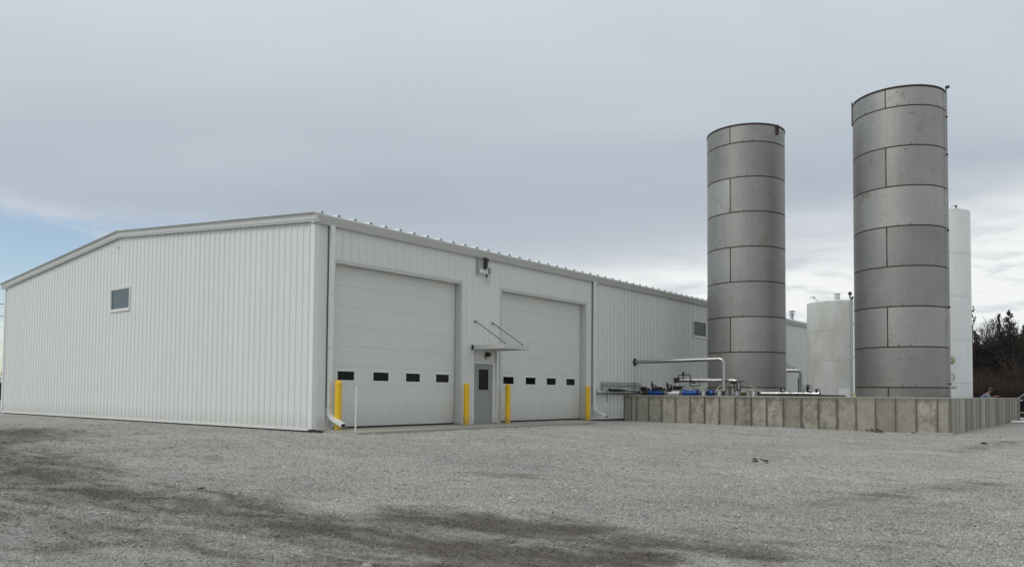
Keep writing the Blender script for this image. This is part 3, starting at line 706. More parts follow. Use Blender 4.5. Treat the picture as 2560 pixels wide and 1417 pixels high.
# ------------------------------------------------------------------ containment wall
cw = thing('containment_wall', (CX0, CY, -.3), 'low cast concrete wall enclosing the tanks and pipes', 'concrete wall')
off = Vector((CX0, CY, -.3))
def cb_(name, mt, x0, x1, y0, y1, z0, z1, bevel=0):
    b = MB(); b.box(x0-off.x, x1-off.x, y0-off.y, y1-off.y, z0-off.z, z1-off.z); return b.build(name, mt, cw, bevel=bevel)
ZT = 1.005
b = MB()
def cbx(x0, x1, y0, y1, z0, z1): b.box(x0-off.x, x1-off.x, y0-off.y, y1-off.y, z0-off.z, z1-off.z)
cbx(CX0+.03, CX0+.22, CY+.03, -.05, -.6, ZT); cbx(CX0+.22, CX1-.03, CY+.03, CY+.22, -.6, ZT); cbx(CX1-.22, CX1-.03, CY+.22, -.05, -.6, ZT)
b.build('wall_core', 'found', cw)
js = [-.06, -.43, -.69, -1.31, -1.98, -2.65, -3.33, -4.01, -4.68, -5.36, -6.06, -6.70, -7.38, -8.07, -8.74, -9.43, -10.11, -10.79, -11.48, -12.16, -12.84, -13.2]
for a, c in zip(js, js[1:]):
    cb_('concrete_panel', 'conc', CX0+random.uniform(-.006, .004), CX0+.03, c+.014, a-.014, -.6, ZT-.002, .008)
x = CX0+.004; k = 0
while x < CX1-.05:
    wd = random.choice((.17, .22, .28, .34, .45)) if k else .16
    e = min(x+wd, CX1); cb_('board_strip', 'plank', x+.003, e-.003, CY-random.uniform(-.004, .014), CY+.03, -.6, ZT-.002); x = e; k += 1
x = 0
for (x0, x1, y0, y1) in ((CX0-.012, CX0+.24, CY-.012, -.05), (CX0+.242, CX1, CY-.012, CY+.24), (CX1-.24, CX1, CY+.242, -.05)): cb_('top_cap', 'conccap', x0, x1, y0, y1, ZT, 1.035, .006)
b = MB()
for a, c in zip(js, js[1:]):
    if a-c < .4: continue
    for zz in (.16, .52, .86):
        for yy in (a-.09, c+.09):
            if random.random() < .6:
                b.lathe([(.012, -.0075), (.0, -.0075)], (CX0-off.x, yy-off.y, zz-off.z), 6, 'x')
t_ = b.build('tie_holes', 'dark', cw); t_['kind'] = 'stuff'
b = MB(); b.box(CX0+.22, CX1-.22, CY+.22, -.0, -.5, -.24); o = b.build('containment_floor', 'slab'); o['kind'] = 'structure'

# ------------------------------------------------------------------ stainless tanks
def steel_tank(cx, cy, seam_a, seams, top, label, damp_=0):
    RT = 1.83; zb = -.24
    t = thing('stainless_tank', (cx, cy, zb), label, 'tank', 'tall stainless steel tanks')
    zs = [zb]+list(seams)+[top]
    for i in range(len(zs)-1):
        a, c = zs[i]+.026, zs[i+1]-.026; odd = (len(zs)-2-i) % 2 == 0
        nseg = 4; prof = [(RT-.005*(2*j/nseg-1)**2*(1 if c-a > 1 else .5), a-zb+(c-a)*j/nseg) for j in range(nseg+1)]
        arcs = [(seam_a+.012, seam_a+math.pi-.012), (seam_a+math.pi+.012, seam_a+2*math.pi-.012)] if odd else [(seam_a+math.pi*.9, seam_a+math.pi*2.9-.02)]
        for a0, a1 in arcs:
            mb = MB(); mb.lathe(prof, n=64 if len(arcs) == 1 else 32, a0=a0, a1=a1); mb.build('shell_plate', 'steel', t, True, 40)
        if odd:
            mb = MB(); mb.lathe([(RT-.020, a-zb), (RT-.002, a-zb), (RT-.002, c-zb), (RT-.020, c-zb)], n=1, a0=seam_a-.0145, a1=seam_a+.0145); mb.build('vertical_seam', 'weld', t)
    for z in seams:
        mb = MB(); mb.lathe([(RT-.03, z-.029-zb), (RT-.002, z-.026-zb), (RT-.002, z+.026-zb), (RT-.03, z+.029-zb)], n=72); mb.build('weld_seam', 'weld', t)
        for q in range(2):
            pass
    mb = MB(); mb.lathe([(RT-.03, top-zb-.02), (RT+.018, top-zb-.02), (RT+.018, top-zb+.055), (RT-.04, top-zb+.055)], n=72); mb.build('rim_ring', 'weld', t, True)
    mb = MB(); mb.lathe([(RT-.03, top-zb+.03), (.001, top-zb+.05)], n=48); mb.build('roof_plate', 'steel', t)
    mb = MB()
    for z in seams:
        for q in (-.55, .45, .2):
            a = seam_a+q+.13*math.sin(z*5); mb.add([((RT+.001)*math.cos(a+d), (RT+.001)*math.sin(a+d), z-zb+h) for d, h in ((-.006, .02), (.006, .02), (.006, .10+.03*math.sin(z)), (-.006, .10))], [(0, 1, 2, 3)])
    s_ = mb.build('shim_tab', 'weld', t); s_['kind'] = 'stuff'
    return t
zl = [1.43+1.645*i for i in range(8)]; zr_ = [1.44+1.668*i for i in range(8)]
tl = steel_tank(22.77, -3.58, R(179.7), zl, 13.76, 'left stainless steel tank with brown weld seams and a lifting lug at its rim')
tr = steel_tank(22.87, -10.44, R(177.1), zr_, 13.91, 'right stainless steel tank, the taller looking one behind the wall corner')
b = MB(); A = R(-106.9); zc = 13.55+.24
def lug(t, a, z, name='lifting_lug'):
    mb = MB(); ux, uy = math.cos(a), math.sin(a); tx, ty = -uy, ux; out = []
    P_ = lambda s, h, d: (1.83*ux+d*ux+s*tx, 1.83*uy+d*uy+s*ty, z+h)
    outer = [(-.07, -.25)]+[(-.07+0, .1)]+[(.07*math.cos(q), .1+.14*math.sin(q)) for q in [math.pi-i*math.pi/8 for i in range(1, 8)]]+[(.07, .1), (.07, -.25)]
    inner = [(-.028, -.02)]+[(-.028, .1)]+[(.028*math.cos(q), .1+.07*math.sin(q)) for q in [math.pi-i*math.pi/8 for i in range(1, 8)]]+[(.028, .1), (.028, -.02)]
    n = len(outer)
    for d0, d1 in ((.02, .06),):
        vs = [P_(s, h, d0) for s, h in outer]+[P_(s, h, d0) for s, h in inner]+[P_(s, h, d1) for s, h in outer]+[P_(s, h, d1) for s, h in inner]
        fs = []
        for i in range(n):
            j = (i+1) % n; fs += [(i, n+i, n+j, j), (2*n+i, 2*n+j, 3*n+j, 3*n+i), (i, j, 2*n+j, 2*n+i), (n+i, 3*n+i, 3*n+j, n+j)]
        mb.add(vs, fs)
    return mb.build(name, 'weld', t)
lug(tl, A, 13.60+.24)
b = MB(); a = R(-85); b.box(-.012, .012, -.02, .02, 13.25, 14.35); o = b.build('lifting_lug', 'weld', tr); a2 = R(90+8); o.location = (1.86*math.cos(R(112)), 1.86*math.sin(R(112)), 0)
# sensor mast strapped to the right tank: conduit with a small head above the rim
cm = thing('sensor_conduit', (22.87+1.9*math.cos(R(-94.5)), -10.44+1.9*math.sin(R(-94.5)), -.24), 'thin conduit up the right stainless tank with a small light on top', 'conduit')
b = MB(); b.tube([(0, 0, 0), (0, 0, 14.25)], .028, 8); b.build('pipe', 'galv', cm, True)
b = MB(); b.box(-.09, .09, -.12, .03, 14.27, 14.33); b.box(-.03, .03, -.03, .03, 14.20, 14.27); b.build('lamp_head', 'black', cm)
for z in (1.8, 5.0, 8.2, 11.4, 13.0):
    b = MB(); b.lathe([(.03, z), (.045, z+.01), (.045, z+.07), (.03, z+.08)], n=10); b.build('clamp', 'black', cm)

# ------------------------------------------------------------------ white tanks
def white_tank(cx, cy, r, top, seams, label, mt='tankwhite'):
    zb = -.24; t = thing('white_tank', (cx, cy, zb), label, 'tank')
    zs = [zb]+seams+[top]
    for a, c in zip(zs, zs[1:]):
        mb = MB(); mb.lathe([(r, a+.008-zb), (r, c-.008-zb)], n=64); mb.build('shell_ring', mt, t, True, 50)
    mb = MB(); mb.lathe([(r-.012, .01), (r-.012, top-zb)], n=48); mb.build('joint_backing', 'galv', t)
    mb = MB(); mb.lathe([(r, top-zb-.006), (r-.03, top-zb+.05), (r*.5, top-zb+.17), (.001, top-zb+.24)], n=48); mb.build('domed_top', mt, t, True, 60)
    return t
t3 = white_tank(33.8, -9.84, 1.70, 11.0, [1.79, 4.08, 6.37, 8.66], 'tall white tank standing behind the right stainless tank')
t4 = white_tank(36.0, -3.96, 1.70, 6.74, [1.5, 3.2, 5.0], 'short weathered white tank between the two stainless tanks', 'tankold')
# fittings on the short tank
def place(o, t, x, y): o.location = (x, y, 0)
ZB = 6.74+.24
b = MB(); b.tube([(-1.25, .55, ZB), (-1.25, .95, ZB+.33)], .04, 8); b.lathe([(.16, 0), (.14, .06), (0.001, .09)], (-1.25, 1.02, ZB+.34), 12); b.build('goose_vent', 'pvc', t4, True)
b = MB(); b.lathe([(.16, 0), (.16, .18), (.19, .2), (.19, .24), (.16, .24), (.17, .42), (.20, .43), (.20, .47), (.001, .49)], (-1.35, -.45, ZB), 16); b.build('vent_stack', 'pvc', t4, True)
b = MB(); b.lathe([(.14, 0), (.14, .05), (.1, .07), (.001, .09)], (-1.52, .22, ZB-.02), 14); b.build('roof_hatch', 'rust', t4, True)
b = MB(); b.box(-1.80, -1.68, -1.3, -.62, .65, 1.75); b.build('manway_plate', 'tankwhite', t4)
# fittings on the tall tank
ZB = 11.0+.24
b = MB(); b.tube([(-1.2, -1.02, ZB+.02), (-1.2, -1.02, ZB+.10), (-1.2, -1.10, ZB+.19), (-1.2, -1.22, ZB+.17)], .014, 6); b.lathe([(.05, 0), (.06, .06), (.03, .12), (.001, .15)], (-1.2, -1.24, ZB+.06), 10); b.build('level_sensor', 'black', t3, True)
b = MB(); b.tube([(-1.3, -.52, ZB), (-1.3, -.48, ZB+.14), (-1.3, -.38, ZB+.28)], .055, 8); b.tube([(-1.3, -.36, ZB+.30), (-1.3, -.33, ZB+.36)], .08, 8); b.build('inlet_fitting', 'galv', t3, True)
# prints on the tall tank, laid on the shell
def on_cyl(r, ang, z, s, h, d=.004):
    a = ang+s/r; return ((r+d)*math.cos(a), (r+d)*math.sin(a), z+h+.24)
def disc(name, mt, t, r, ang, z, rad, rad0=0., d=.004, n=28):
    mb = MB(); vs = []; fs = []
    for k in range(n):
        q = 2*math.pi*k/n; vs += [on_cyl(r, ang, z, rad*math.cos(q), rad*math.sin(q), d), on_cyl(r, ang, z, rad0*math.cos(q), rad0*math.sin(q), d)]
    for k in range(n): j = (k+1) % n; fs.append((2*k, 2*j, 2*j+1, 2*k+1))
    return mb.add(vs, fs).build(name, mt, t)
def words(name, text, mt, t, r, ang, z, size, d=.009):
    cu = bpy.data.curves.new('lettering', 'FONT'); cu.body = text; cu.size = size; cu.align_x = 'CENTER'; cu.resolution_u = 2
    tmp = bpy.data.objects.new('tmp', cu); COL.objects.link(tmp); bpy.context.view_layer.update()
    me = bpy.data.meshes.new_from_object(tmp.evaluated_get(bpy.context.evaluated_depsgraph_get())); bpy.data.objects.remove(tmp)
    for v in me.vertices: v.co = Vector(on_cyl(r, ang, z, v.co.x, v.co.y, d))
    me.materials.append(M[mt]); o = bpy.data.objects.new(name, me); COL.objects.link(o); o.parent = t; return o
disc('emblem_ground', 'paleyel', t3, 1.70, R(-146.6), 2.96, .19); disc('emblem_ring', 'stonedark', t3, 1.70, R(-146.6), 2.96, .205, .175, .007)
for k, (q, mt) in enumerate(((90, 'olive'), (210, 'stonedark'), (330, 'stonedark'), (270, 'blackprint'))): disc('emblem_mark', mt, t3, 1.70, R(-146.6)+.085*math.cos(R(q))/1.7, 2.96+.085*math.sin(R(q)), .042, 0, .008, 8)
disc('placard_ground', 'pvc', t3, 1.70, R(-147.2), 2.09, .19); disc('placard_ring', 'blackprint', t3, 1.70, R(-147.2), 2.09, .20, .165, .007)
words('placard_text', 'RCI', 'blackprint', t3, 1.70, R(-147.2), 2.04, .13); words('green_text', 'NO.2', 'olive', t3, 1.70, R(-147.6), 2.34, .09)
words('red_text', 'MODELLO', 'red', t3, 1.70, R(-142.9), 1.59, .085)
mb = MB(); mb.lathe([(1.705, 1.50+.24), (1.705, 1.54+.24)], n=8, a0=R(-151), a1=R(-137.5)); mb.build('red_bar', 'red', t3)

# ------------------------------------------------------------------ pipes and valves
XH = 18.3
def part(mb, name, mt, root, smooth=True):
    o = mb.build(name, mt, root, smooth); o.location = tuple(-Vector(root.location)); return o
# upper pipe from the building wall
up_ = thing('upper_pipe', (18.2, -.03, 2.58), 'high stainless pipe from the building wall bending down before the left tank', 'pipe')
b = MB(); b.tube(bend([(18.2, -.03, 2.58), (18.2, -4.42, 2.63), (18.2, -4.42, 1.27)], .22, 6), .085, 14); part(b, 'pipe', 'pipe', up_)
b = MB(); b.tube([(18.2, -.034, 2.58), (18.2, -.06, 2.58)], .17, 16); part(b, 'wall_flange', 'black', up_)
b = MB(); b.tube([(18.2, -4.42, 1.25), (18.2, -4.42, 1.31)], .10, 14); part(b, 'ferrule', 'steelfit', up_)
# electrical conduits on the wall
cd = thing('conduit_bundle', (15.3, -.05, 1.5), 'three thin grey conduits along the wall bending down over the concrete wall', 'conduit')
for i, z in enumerate((1.585, 1.50, 1.425)):
    xe = 18.75-.10*i; b = MB(); b.tube(bend([(15.28, -.036, z), (15.28, -.09, z), (xe, -.09, z), (xe, -.09, .3)], .16 if i else .22, 5)[3:], .019, 7); part(b, 'conduit', 'galv', cd)
b = MB(); b.box(18.02, 18.07, -.14, -.11, 1.0, 1.66); part(b, 'strut', 'galv', cd, False)
b = MB(); b.box(15.26, 15.30, -.12, -.036, 1.1, 1.60); part(b, 'strut', 'galv', cd, False)
# low pipe leaving the wall, wrapped with black hoses
lp = thing('low_supply_pipe', (14.75, -.05, 1.14), 'low stainless pipe with black hoses running over the concrete wall from the building', 'pipe')
b = MB(); b.tube([(14.75, -.034, 1.15), (14.75, -.075, 1.15)], .15, 16); part(b, 'wall_flange', 'black', lp)
b = MB(); b.tube(bend([(14.75, -.07, 1.15), (14.75, -.27, 1.15), (15.35, -.27, 1.14)], .1, 4), .09, 12); part(b, 'valve_body', 'galv', lp)
b = MB(); b.tube([(15.28, -.27, 1.14), (15.38, -.27, 1.14)], .12, 12); part(b, 'collar', 'galv', lp)
b = MB(); b.tube([(15.30, -.30, 1.10), (15.28, -.33, .98), (15.25, -.36, .74)], .016, 6); part(b, 'valve_lever', 'black', lp)
b = MB(); b.tube([(15.38, -.27, 1.13), (18.9, -.30, 1.12)], .09, 14); part(b, 'pipe', 'pipe', lp)
for k, (r_, ph) in enumerate(((.035, 0), (.03, 1.6), (.028, 3.0))):
    pts = [(15.4+i*.25, -.27-.05*math.sin(i*.5+ph)-.02, 1.255-.006*i+.035*math.sin(i*.42+ph)-(.09*max(0, i-8)/6)) for i in range(14)]
    b = MB(); b.tube(pts, r_, 7); part(b, 'hose', 'black', lp)
# manifold 1
mf = thing('pipe_manifold', (XH, -.5, 1.0), 'blue sleeved pipe line with black valves behind the concrete wall, left of the left tank', 'pipe line')
ZP = 1.145
def ycyl(y0, y1, r, z=ZP, x=XH, n=16): b = MB(); b.tube([(x, y0, z), (x, y1, z)], r, n); return b
def actuator(y, root):
    b = ycyl(y, y-.36, .115); part(b, 'valve_body', 'brown', root)
    b = MB(); b.box(XH-.10, XH+.08, y-.24, y+.02, 1.26, 1.42); b.box(XH-.07, XH+.07, y-.16, y-.06, 1.12, 1.26); part(b, 'actuator', 'black', root, False)
    b = MB(); b.box(XH-.09, XH+.09, y-.38, y-.24, 1.16, 1.36); part(b, 'actuator', 'brown', root, False)
    b = MB(); b.lathe([(.055, 1.362), (.05, 1.40), (.001, 1.42)], (XH, y-.31, 0), 12); part(b, 'indicator_cap', 'paleyel', root)
def air_valve(y, root, top=1.66):
    b = MB(); b.lathe([(.03, 1.12), (.05, 1.16), (.12, 1.22), (.135, 1.30), (.12, 1.36), (.13, 1.38), (.10, 1.42), (.001, 1.43)], (XH, y-.13, 0), 14); part(b, 'air_valve', 'black', root)
    b = MB(); b.tube(bend([(XH, y, 1.48), (XH, y-.22, 1.50), (XH, y-.22, 1.36)], .05, 3), .024, 7); part(b, 'air_line', 'black', root)
    b = MB(); b.lathe([(.03, 1.38), (.04, 1.46), (.07, 1.52), (.045, 1.56), (.03, 1.60), (.045, 1.62), (.04, top), (.001, top+.01)], (XH, y-.01, 0), 10); part(b, 'filter', 'black', root)
def clampring(y, root, r=.135): part(ycyl(y, y-.045, r), 'clamp', 'steelfit', root)
part(ycyl(-.34, -.40, .12), 'flange', 'steelfit', mf); actuator(-.36, mf); air_valve(-.88, mf, 1.66)
part(ycyl(-.74, -1.50, .125), 'blue_sleeve', 'blue', mf); part(ycyl(-.76, -.96, .145), 'blue_collar', 'blue', mf); actuator(-1.17, mf); air_valve(-1.66, mf, 1.62); clampring(-1.56, mf); clampring(-1.72, mf, .11)
part(ycyl(-1.7, -2.34, .10, 1.13), 'white_pipe', 'pvc', mf); clampring(-2.30, mf, .11); clampring(-2.44, mf, .13)
part(ycyl(-2.46, -2.62, .15), 'blue_collar', 'blue', mf); part(ycyl(-2.62, -3.02, .125), 'blue_sleeve', 'blue', mf); part(ycyl(-3.02, -3.16, .145), 'blue_collar', 'blue', mf)
def ball(y, root):
    b = MB(); b.lathe([(.05, y+.10), (.11, y+.06), (.135, y), (.11, y-.06), (.05, y-.10)], (XH, 0, ZP), 14, 'y'); part(b, 'ball_valve', 'steelfit', root)
    b = MB(); b.tube(bend([(XH, y+.02, ZP+.10), (XH, y+.10, 1.32), (XH, y+.42, 1.36)], .04, 3), .016, 7); b.tube([(XH, y+.04, ZP+.1), (XH, y+.08, 1.27)], .04, 8); part(b, 'lever', 'black', root)
ball(-3.30, mf); part(ycyl(-3.40, -3.62, .09), 'pipe', 'pipe', mf); part(ycyl(-3.66, -3.92, .145), 'blue_collar', 'blue', mf); ball(-4.02, mf); part(ycyl(-4.1, -4.5, .09), 'pipe', 'pipe', mf)
# standpipes with disc flanges
def standpipe(y, lab, yel):
    r_ = thing('standpipe', (XH-.25, y, -.24), lab, 'standpipe', 'stainless standpipes behind the concrete wall')
    b = MB(); b.lathe([(.13, 0), (.13, 1.48)], (XH-.25, y, -.24), 18); part(b, 'pipe', 'steelfit', r_)
    b = MB(); b.lathe([(.05, 1.255), (.225, 1.255), (.235, 1.27), (.225, 1.285), (.10, 1.30), (.05, 1.33), (.001, 1.33)], (XH-.25, y, 0), 24); part(b, 'disc_flange', 'steelfit', r_)
    b = MB(); d = 1 if yel > 0 else -1; b.tube([(XH-.25, y+.10*d, 1.36), (XH-.25, y-.06*d, 1.45), (XH-.25, y-.14*d, 1.46)], .014, 6); part(b, 'yellow_lever', 'paleyel', r_)
standpipe(-3.55, 'stainless standpipe with a disc flange between the two blue sleeves', 1); standpipe(-4.28, 'stainless standpipe with a disc flange under the high pipe bend', 1); standpipe(-5.80, 'stainless standpipe with a disc flange in front of the left tank, right of the handwheel', -1)
# crossover with black loops
cr = thing('crossover_pipe', (XH+.1, -2.1, 1.0), 'raised stainless crossover pipe with black tubing loops before the left tank', 'pipe')
X2 = XH+.12
b = MB(); b.lathe([(.065, 1.10), (.065, 1.28)], (X2, -2.1, 0), 12); b.lathe([(.08, 1.46), (.08, 1.60)], (X2, -2.1, 0), 12); part(b, 'riser', 'steelfit', cr)
b = MB(); b.box(X2-.12, X2+.12, -2.34, -1.88, 1.28, 1.33); b.box(X2-.12, X2+.12, -2.40, -1.86, 1.41, 1.46); b.box(X2-.06, X2+.06, -2.30, -1.93, 1.33, 1.41); part(b, 'flange_block', 'black', cr, False)
b = MB(); b.lathe([(.06, 1.46), (.06, 1.62)], (X2, -2.08, 0), 10); part(b, 'valve_neck', 'brown', cr)
b = MB(); b.box(X2-.10, X2+.10, -2.20, -1.97, 1.62, 1.84); part(b, 'actuator', 'black', cr, False)
b = MB(); b.tube(bend([(X2, -2.20, 1.72), (X2, -4.98, 1.70), (X2, -4.98, 1.25)], .24, 6), .085, 14); part(b, 'pipe', 'pipe', cr)
b = MB(); b.tube(bend([(X2-.12, -2.24, 1.74), (X2-.12, -2.24, 1.96), (X2-.12, -2.80, 1.97), (X2-.12, -2.80, 1.46), (X2-.12, -3.24, 1.46), (X2-.12, -3.24, 1.66)], .05, 3), .022, 7); part(b, 'tubing_loop', 'black', cr)
b = MB(); b.lathe([(.025, 1.78), (.03, 1.92), (.07, 1.96), (.05, 2.02), (.04, 2.10), (.001, 2.11)], (X2-.1, -2.45, 0), 10); part(b, 'filter', 'black', cr)
b = MB(); b.box(X2-.12, X2-.06, -3.04, -2.86, 1.58, 1.64); b.box(X2-.12, X2-.06, -4.92, -4.68, 1.56, 1.63); part(b, 'pipe_clip', 'black', cr, False)
b = MB(); b.tube([(X2, -1.72, 1.38), (X2, -1.92, 1.60)], .012, 6); part(b, 'air_line', 'galv', cr)
# gate valve with handwheel frame
gv = thing('gate_valve', (XH, -5.03, -.24), 'black framed gate valve with a handwheel before the left tank', 'valve')
b = MB(); b.lathe([(.15, -.2), (.15, 1.06), (.22, 1.07), (.22, 1.11), (.11, 1.12), (.10, 1.17), (.13, 1.19), (.13, 1.24), (.001, 1.25)], (XH, -5.0, 0), 16); part(b, 'valve_body', 'galv', gv)
b = MB()
for s in (-1, 1): b.tube([(XH, -5.0+s*.11, 1.24), (XH, -5.0+s*.14, 1.34), (XH, -5.0+s*.12, 1.60), (XH, -5.0+s*.03, 1.66)], .022, 6)
b.lathe([(.11, 1.24), (.05, 1.34), (.02, 1.40), (.02, 1.64)], (XH, -5.0, 0), 10); part(b, 'yoke', 'black', gv)
b = MB(); b.tube([(XH, -4.90, 1.665), (XH, -5.34, 1.665)], .022, 7); part(b, 'handle', 'black', gv)
bx_ = thing('valve_box', (XH, -5.27, 1.0), 'small brown actuator box with a pale cap beside the gate valve', 'actuator')
b = MB(); b.box(XH-.09, XH+.09, -5.37, -5.19, .9, 1.20); part(b, 'box', 'brown', bx_, False)
b = MB(); b.lathe([(.06, 1.2), (.05, 1.245), (.001, 1.25)], (XH, -5.28, 0), 12); part(b, 'cap', 'paleyel', bx_)
b = MB(); b.tube([(XH, 0, 0), (XH, 0, 1.66)], .02, 7); o = b.build('support_post', 'black', None, True); o.location = (0, -4.63, -.24); tag(o, 'thin black post standing between the standpipe and the gate valve', 'post')
# manifold 2, stainless
m2 = thing('stainless_manifold', (XH, -6., 1.0), 'bright stainless pipe line with black sensor heads and cables behind the wall', 'pipe line')
part(ycyl(-5.92, -6.0, .10), 'flange', 'black', m2); clampring(-6.0, m2, .12); part(ycyl(-6.04, -6.72, .095, 1.14), 'pipe', 'pipe', m2); part(ycyl(-6.72, -8.42, .105, 1.13), 'pipe', 'pipe', m2)
for y in (-6.74, -7.1, -7.5, -7.9, -8.2): clampring(y, m2, .105)
clampring(-8.40, m2, .13)
for y in (-6.93, -8.02, -8.36):
    b = MB(); b.lathe([(.02, 1.12), (.035, 1.17), (.075, 1.22), (.095, 1.28), (.085, 1.345), (.001, 1.36)], (XH, y, 0), 12); part(b, 'sensor_head', 'black', m2)
    b = MB(); b.box(XH-.10, XH-.06, y-.09, y-.03, 1.26, 1.33); part(b, 'sensor_face', 'stonewhite', m2, False)
for k in range(3):
    b = MB(); b.tube([(XH-.10, -6.8-.17*i, 1.13+.035*math.sin(i*1.3+k*2)) for i in range(9)], .012, 5); part(b, 'cable', 'black', m2)
b = MB(); b.tube([(XH+.05, -8.45, 1.04), (XH+.05, -9.40, 1.02)], .085, 12); o = b.build('dark_pipe', 'stonedark', None, True); tag(o, 'dull dark pipe behind the wall left of the right tank', 'pipe')
b = MB(); b.tube([(19.2, -7.2, 1.17), (19.2, -7.75, 1.17)], .10, 12); o = b.build('rubber_hose', 'stonedark', None, True); tag(o, 'short thick dark hose lying behind the stainless pipe line', 'hose')
# back pipe and cabinets behind the left tank
bp_ = thing('rear_pipe', (30, -1., 2.5), 'far stainless pipe bending down behind the left stainless tank', 'pipe')
b = MB(); b.tube(bend([(30, -.2, 2.47), (30, -3.80, 2.47), (30, -3.80, .0)], .25, 6), .10, 12); part(b, 'pipe', 'pipe', bp_)
b = MB(); b.box(30.1, 30.2, -3.78, -3.68, .5, 2.2); part(b, 'pipe_support', 'galv', bp_, False)
for (y0, y1, z1, l) in ((-3.76, -3.57, 1.60, 'narrow grey cabinet between two posts beyond the rear pipe'), (-4.13, -3.93, 1.69, 'pale topped grey cabinet right of the rear pipe')):
    c = thing('control_cabinet', (30.4, y0, -.24), l, 'cabinet', 'grey cabinets beyond the rear pipe'); b = MB(); b.box(0, .3, 0, y1-y0, 0, z1+.24); b.build('case', 'galv', c); b = MB(); b.box(-.012, -.002, .03, y1-y0-.03, .5, z1+.1); b.build('panel', 'stonedark', c)
for y in (-3.55, -3.77):
    b = MB(); b.box(-.025, .025, -.02, .02, 0, 2.32); o = b.build('cabinet_post', 'stonedark'); o.location = (30.3, y, -.24); tag(o, ('left' if y > -3.6 else 'right')+' one of two dark posts standing at the grey cabinet', 'post', 'posts at the grey cabinet')
# tall galvanised mast near the right tank
ms = thing('camera_mast', (18.0, -9.74, -.24), 'galvanised double pipe mast with small cameras left of the right tank', 'mast')
b = MB(); b.tube([(0, 0, 0), (0, 0, 5.15)], .045, 10); b.build('pole', 'galv', ms, True)
b = MB(); b.tube([(-.02, -.10, 0), (-.02, -.10, 5.05)], .026, 8); b.build('conduit', 'pvc', ms, True)
b = MB(); b.lathe([(.03, 5.13), (.03, 5.24), (.07, 5.26), (.075, 5.31), (.05, 5.36), (.001, 5.38)], (0, .03, 0), 12); b.tube([(0, 0, 5.05), (-.02, -.09, 5.16)], .04, 8); b.build('camera_head', 'black', ms, True)
for z in (1.4, 2.8, 4.1):
    b = MB(); b.box(-.06, .06, -.13, .06, z, z+.05); b.build('strap', 'galv', ms)
b = MB(); b.box(-.05, .03, -.14, -.06, 1.26, 1.42); b.build('yellow_foot', 'paleyel', ms)

# ------------------------------------------------------------------ yard bits
def gzf(x, y): return float(gz(np.array([x]), np.array([y]))[0])
def rock(name, x, y, s, mt, label, cat='stone'):
    mb = MB(); rr = random.Random(x*7+y); vs = []; n = 9
    prof = [(.25, 0), (.9, .1), (1., .35), (.7, .7), (.15, .85)]
    for r_, h in prof:
        for j in range(n): a = 2*math.pi*j/n; q = r_*rr.uniform(.75, 1.2); vs.append((s[0]*q*math.cos(a), s[1]*q*math.sin(a), s[2]*h*rr.uniform(.85, 1.15)))
    fs = [(i*n+j, i*n+(j+1) % n, (i+1)*n+(j+1) % n, (i+1)*n+j) for i in range(len(prof)-1) for j in range(n)]+[tuple(range((len(prof)-1)*n, len(prof)*n))]
    o = mb.add(vs, fs).build(name, mt); o.location = (x, y, gzf(x, y)-.01); o.rotation_euler.z = x; return tag(o, label, cat)
rock('dark_stone', -7.4, -7.3, (.05, .11, .035), 'stonedark', 'dark flat stone lying in pale gravel left of the damp patch')
rock('pale_stone', -4.9, -11.3, (.035, .05, .035), 'stonewhite', 'pale white stone on the gravel below the second tall door')
rock('pale_stone', -9.1, -1.6, (.05, .06, .05), 'stonewhite', 'small white stone on the damp ground at the far left')
rock('dark_lump', 12.3, -14.9, (.07, .10, .07), 'stonedark', 'small black lump on the gravel right of the wall corner')
rock('grey_stone', -8.93, -12.9, (.045, .055, .045), 'stonegrey', 'grey stone at the bottom edge below the first tall door')
def scraps(x, y, n, spread, label, mt='stonedark', L=.5):
    t = thing('scrap_pile', (x, y, gzf(x, y)), label, 'scrap'); rr = random.Random(int(x*100))
    for k in range(n):
        mb = MB(); l = L*rr.uniform(.4, 1); px, py = rr.uniform(-spread, spread), rr.uniform(-spread, spread)
        pts = []; h0 = rr.uniform(.0, .02)
        mb.prism([(-l/2, -.03, h0), (-l/6, -.05, h0+.03), (l/4, -.02, h0+.015), (l/2, .02, h0+rr.uniform(0, .06)), (l/5, .05, h0+.02), (-l/3, .03, h0)], (0, 0, .012))
        o = mb.build('scrap', mt, t); o.location = (px, py, .004+.01*k); o.rotation_euler = (rr.uniform(-.15, .15), rr.uniform(-.1, .1), rr.uniform(0, 3.1))
    return t
scraps(16.55, -10.95, 7, .28, 'black plastic scraps lying on the gravel at the foot of the concrete wall')
scraps(3.3, -11.8, 4, .15, 'small heap of dark scraps on the open gravel right of centre', L=.25)
scraps(.35, -1.95, 4, .2, 'broken grey bits beside the corner of the apron', 'galv', L=.22)
scraps(16.4, -12.2, 2, .08, 'two tiny dark scraps on gravel near the wall corner', L=.15)
b = MB(); b.prism([(-.28, -.55, .02), (.22, -.62, .02), (.30, .55, .02), (-.18, .62, .02)], (0, 0, .07)); o = b.build('concrete_footing', 'stonegrey'); o.location = (16.25, -12.95, gzf(16.25, -12.95)-.03); tag(o, 'flat concrete footing half buried in gravel at the wall corner', 'footing')
